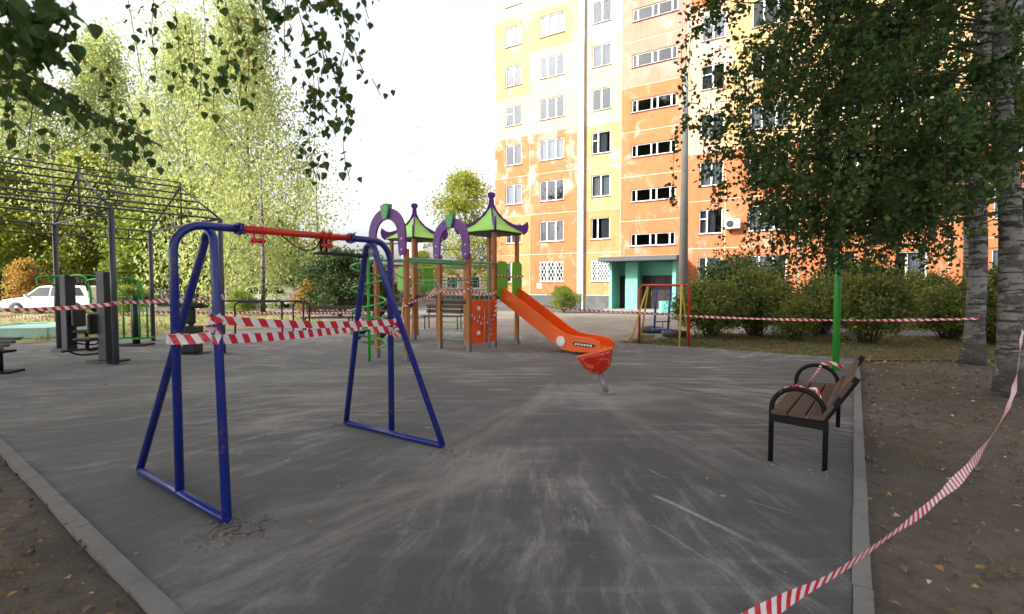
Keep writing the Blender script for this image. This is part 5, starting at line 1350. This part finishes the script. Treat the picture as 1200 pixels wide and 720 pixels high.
# ------------------------------------------------------------------ distant things
M['farwall'] = paint('pale_far_wall', (.74,.72,.70), .9, .2); M['farpink'] = paint('pale_pink_wall', (.55,.38,.33), .9, .3)
x, y = TX(484, 190); o = empty('tower_block', (x,y,0), 'very distant pale tower block faint against the sky', 'building', rz=math.atan2(-x, y))
MB().box((0,0,32), (8,7,64)).build('wall', M['farwall'], o)
for k in range(16):
    MB().box((-1.5+(k%2)*3,-3.55,12+3.2*k), (2.2,.12,1.1)).build('balcony', M['farwall'], o)
x, y = TX(522, 62); o = empty('low_building', (x,y,0), 'low pale pink building beyond the play bridge', 'building')
MB().box((x,y,2.0), (16,6,4.0)).build('wall', M['farpink'], o); MB().box((x,y,4.1), (16.6,6.6,.25)).build('roof', M['concrete'], o)
for i in range(6):
    f = MB(); f.box((x-6.6+2.6*i,y-3.03,1.9), (1.4,.08,1.4)); f = f.build('window', M['wframe'], o)
    MB().box((x-6.6+2.6*i,y-3.075,1.9), (1.15,.03,1.15)).build('pane', M['carglass'], f)
# mesh fence in front of it
o = empty('fence', TX(522,45)+(0,), 'thin grey bar fence beyond the play bridge', 'fence')
x0, y0 = TX(470,45); x1, y1 = TX(575,45)
for z in (.25,1.75): MB().beam((x0,y0,z), (x1,y1,z), .05, .05).build('rail', M['steel'], o)
for i in range(41): 
    MB().beam((x0+(x1-x0)*i/40,y0,0), (x0+(x1-x0)*i/40,y0,1.85), .03, .03).build('picket', M['steel'], o)

# ------------------------------------------------------------------ litter, grass, debris
M['litter'] = leafmat('fallen_leaves', (.16,.085,.03), (.42,.27,.06), (.55,.42,.25), .1, 3)
def inpoly(x, y, poly):
    r = False; n = len(poly)
    for i in range(n):
        a, b = poly[i], poly[(i+1) % n]
        if (a[1] > y) != (b[1] > y) and x < (b[0]-a[0])*(y-a[1])/(b[1]-a[1])+a[0]: r = not r
    return r
AS = [K0, K1, K2, K3]
def scatter_flat(name, n, region, size, mat, seed, label=None, keep=None):
    rg = np.random.default_rng(seed); out = []
    while len(out) < n:
        x = rg.uniform(region[0], region[1]); y = rg.uniform(region[2], region[3])
        ins = inpoly(x, y, AS)
        if keep == 'out' and ins: continue
        if keep == 'in' and not ins: continue
        out.append((x, y, (.006 if ins else -.012)))
    pos = np.array(out); N = len(pos); s = size*rg.uniform(.5,1.4,(N,1)); an = rg.uniform(0,2*PI,N)
    a = np.stack([np.cos(an), np.sin(an), rg.normal(0,.28,N)], 1); b = np.stack([-np.sin(an), np.cos(an), rg.normal(0,.28,N)], 1)
    pos[:,2] += .012
    v = np.empty((N,6,3), np.float32); up = np.array([0,0,.22])*s
    v[:,0] = pos-a*s*.5; v[:,1] = pos-a*s*.1+b*s*.36+up; v[:,2] = pos+a*s*.3+b*s*.2+up*.6; v[:,3] = pos+a*s*.6; v[:,4] = pos+a*s*.3-b*s*.2+up*.3; v[:,5] = pos-a*s*.1-b*s*.36+up*.8
    me = bpy.data.meshes.new(name); f = np.arange(6*N).reshape(N,6)
    me.from_pydata(v.reshape(-1,3).tolist(), [], np.concatenate([f[:,[0,1,2,3]], f[:,[0,3,4,5]]]).tolist()); me.materials.append(mat)
    o = bpy.data.objects.new(name, me); C.objects.link(o); tag(o, label, 'leaves', kind='stuff'); return o
scatter_flat('fallen_leaves', 1500, (1.5,12,2.0,13), .042, M['litter'], 1, 'yellow and brown leaves scattered over the bare earth at right', 'out')
scatter_flat('fallen_leaves', 260, (-6,-.9,1.8,6), .035, M['litter'], 2, 'small dry leaves on the earth at bottom left', 'out')
scatter_flat('fallen_leaves', 90, (-9,7,2.2,13), .035, M['litter'], 3, 'a few dry leaves on the dusty asphalt', 'in')
scatter_flat('fallen_leaves', 1200, (3,20,10,16), .06, M['litter'], 4, 'yellow leaves on the grass strip before the bushes', 'out')
def grass(name, n, poly, hgt, mat, seed, label, z=-.01):
    rg = np.random.default_rng(seed); xs = [p[0] for p in poly]; ys = [p[1] for p in poly]; out = []
    while len(out) < n:
        cx_, cy_ = rg.uniform(min(xs), max(xs)), rg.uniform(min(ys), max(ys))
        if inpoly(cx_, cy_, poly):
            for _ in range(7): out.append((cx_+rg.normal()*.06, cy_+rg.normal()*.06, z))
    pos = np.array(out); N = len(pos); h = hgt*rg.uniform(.4,1.3,N); an = rg.uniform(0,2*PI,N); ln = rg.normal(0,.35,(N,2))*h[:,None]
    w = .006+.05*hgt; v = np.empty((N,3,3), np.float32); d = np.stack([np.cos(an)*w, np.sin(an)*w, np.zeros(N)], 1)
    v[:,0] = pos-d; v[:,1] = pos+d; v[:,2] = pos+np.stack([ln[:,0], ln[:,1], h], 1)
    me = bpy.data.meshes.new(name); me.from_pydata(v.reshape(-1,3).tolist(), [], np.arange(3*N).reshape(N,3).tolist()); me.materials.append(mat)
    o = bpy.data.objects.new(name, me); C.objects.link(o); tag(o, label, 'grass', kind='stuff')
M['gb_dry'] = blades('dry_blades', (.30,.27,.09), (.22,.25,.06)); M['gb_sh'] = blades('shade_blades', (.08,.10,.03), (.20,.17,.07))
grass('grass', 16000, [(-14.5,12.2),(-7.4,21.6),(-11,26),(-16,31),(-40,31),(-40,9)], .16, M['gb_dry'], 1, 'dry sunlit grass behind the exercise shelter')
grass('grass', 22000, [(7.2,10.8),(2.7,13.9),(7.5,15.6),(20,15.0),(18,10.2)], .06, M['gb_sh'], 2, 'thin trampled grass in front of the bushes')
grass('grass', 1200, [(-1.9,2.1),(-5.2,4.6),(-5.6,3.6),(-2.4,1.7)], .035, M['gb_sh'], 3, 'sparse grass tufts on the earth at bottom left')
grass('grass', 1500, [(1.9,2.3),(6.6,9.2),(9,8),(6,3)], .035, M['gb_sh'], 4, 'sparse grass tufts on the shaded earth at right')
grass('grass', 3000, [(3.0,13.6),(4.0,15.5),(7.0,16.5),(7.5,13.2),(5.0,12.6)], .10, M['gb_sh'], 5, 'weeds around the toddler swing')
grass('grass', 1500, [(7.0,10.75),(7.5,10.95),(20.5,10.4),(20.5,9.9)], .05, M['gb_sh'], 6, 'ragged grass edge between the bare earth and the grass strip')
scatter_flat('fallen_leaves', 350, (7.2,16,9.9,10.9), .06, M['litter'], 5, 'drift of leaves along the edge of the grass strip', 'out')
# broken asphalt and twigs round the swing's feet
M['soil'] = paint('loose_soil', (.17,.15,.13), .95, .5, (.22,.19,.16), 12)
M['clod'] = paint('earth_clod', (.10,.075,.055), .95, .6, (.20,.17,.14), 9)
rg = np.random.default_rng(9); mb = MB()
for (px, py, sp_, n) in ((283,618,.12,60), (258,630,.09,40), (530,530,.12,36), (405,499,.08,20), (905,545,.05,14), (956,556,.05,14), (712,463,.07,20)):
    c = G(px, py)
    for i in range(n):
        q = c+Vector((rg.normal()*sp_*1.3, rg.normal()*sp_, .004)); s = abs(rg.normal())*.007+.004
        mb.box(q, (s*1.6, s, s), rot=Euler(tuple(rg.uniform(0,3,3))).to_matrix())
tag(mb.build('crumbled_asphalt', M['soil'], None, kind='stuff'), 'crumbs of soil and asphalt round the post feet', 'debris')
mb = MB(); k = 0
while k < 1500:
    x_, y_ = (rg.uniform(1.2,9), rg.uniform(1.9,10)) if k % 4 else (rg.uniform(-5.5,-1), rg.uniform(1.8,5.5))
    if inpoly(x_, y_, AS): continue
    k += 1; sz = .006+abs(rg.normal())*.009
    mb.box((x_, y_, -.018), (sz*rg.uniform(1,2), sz*rg.uniform(1,1.6), sz), rot=Euler(tuple(rg.uniform(0,3,3))).to_matrix())
tag(mb.build('soil_clods', M['clod'], None, kind='stuff'), 'clods and pebbles on the bare earth', 'debris')
mb = MB()
for i in range(16):
    c = G(rg.uniform(255,312), rg.uniform(603,632)); an = rg.uniform(0,PI); L = rg.uniform(.04,.14); d = Vector((math.cos(an), math.sin(an), 0))*L/2
    mb.tube([c-d+Vector((0,0,.008)), c+Vector((rg.normal()*.01, 0, .016)), c+d+Vector((0,0,.010))], .003, 4)
tag(mb.build('twigs_litter', M['twig'], None, kind='stuff'), 'dry twigs lying beside the near swing leg', 'twigs')
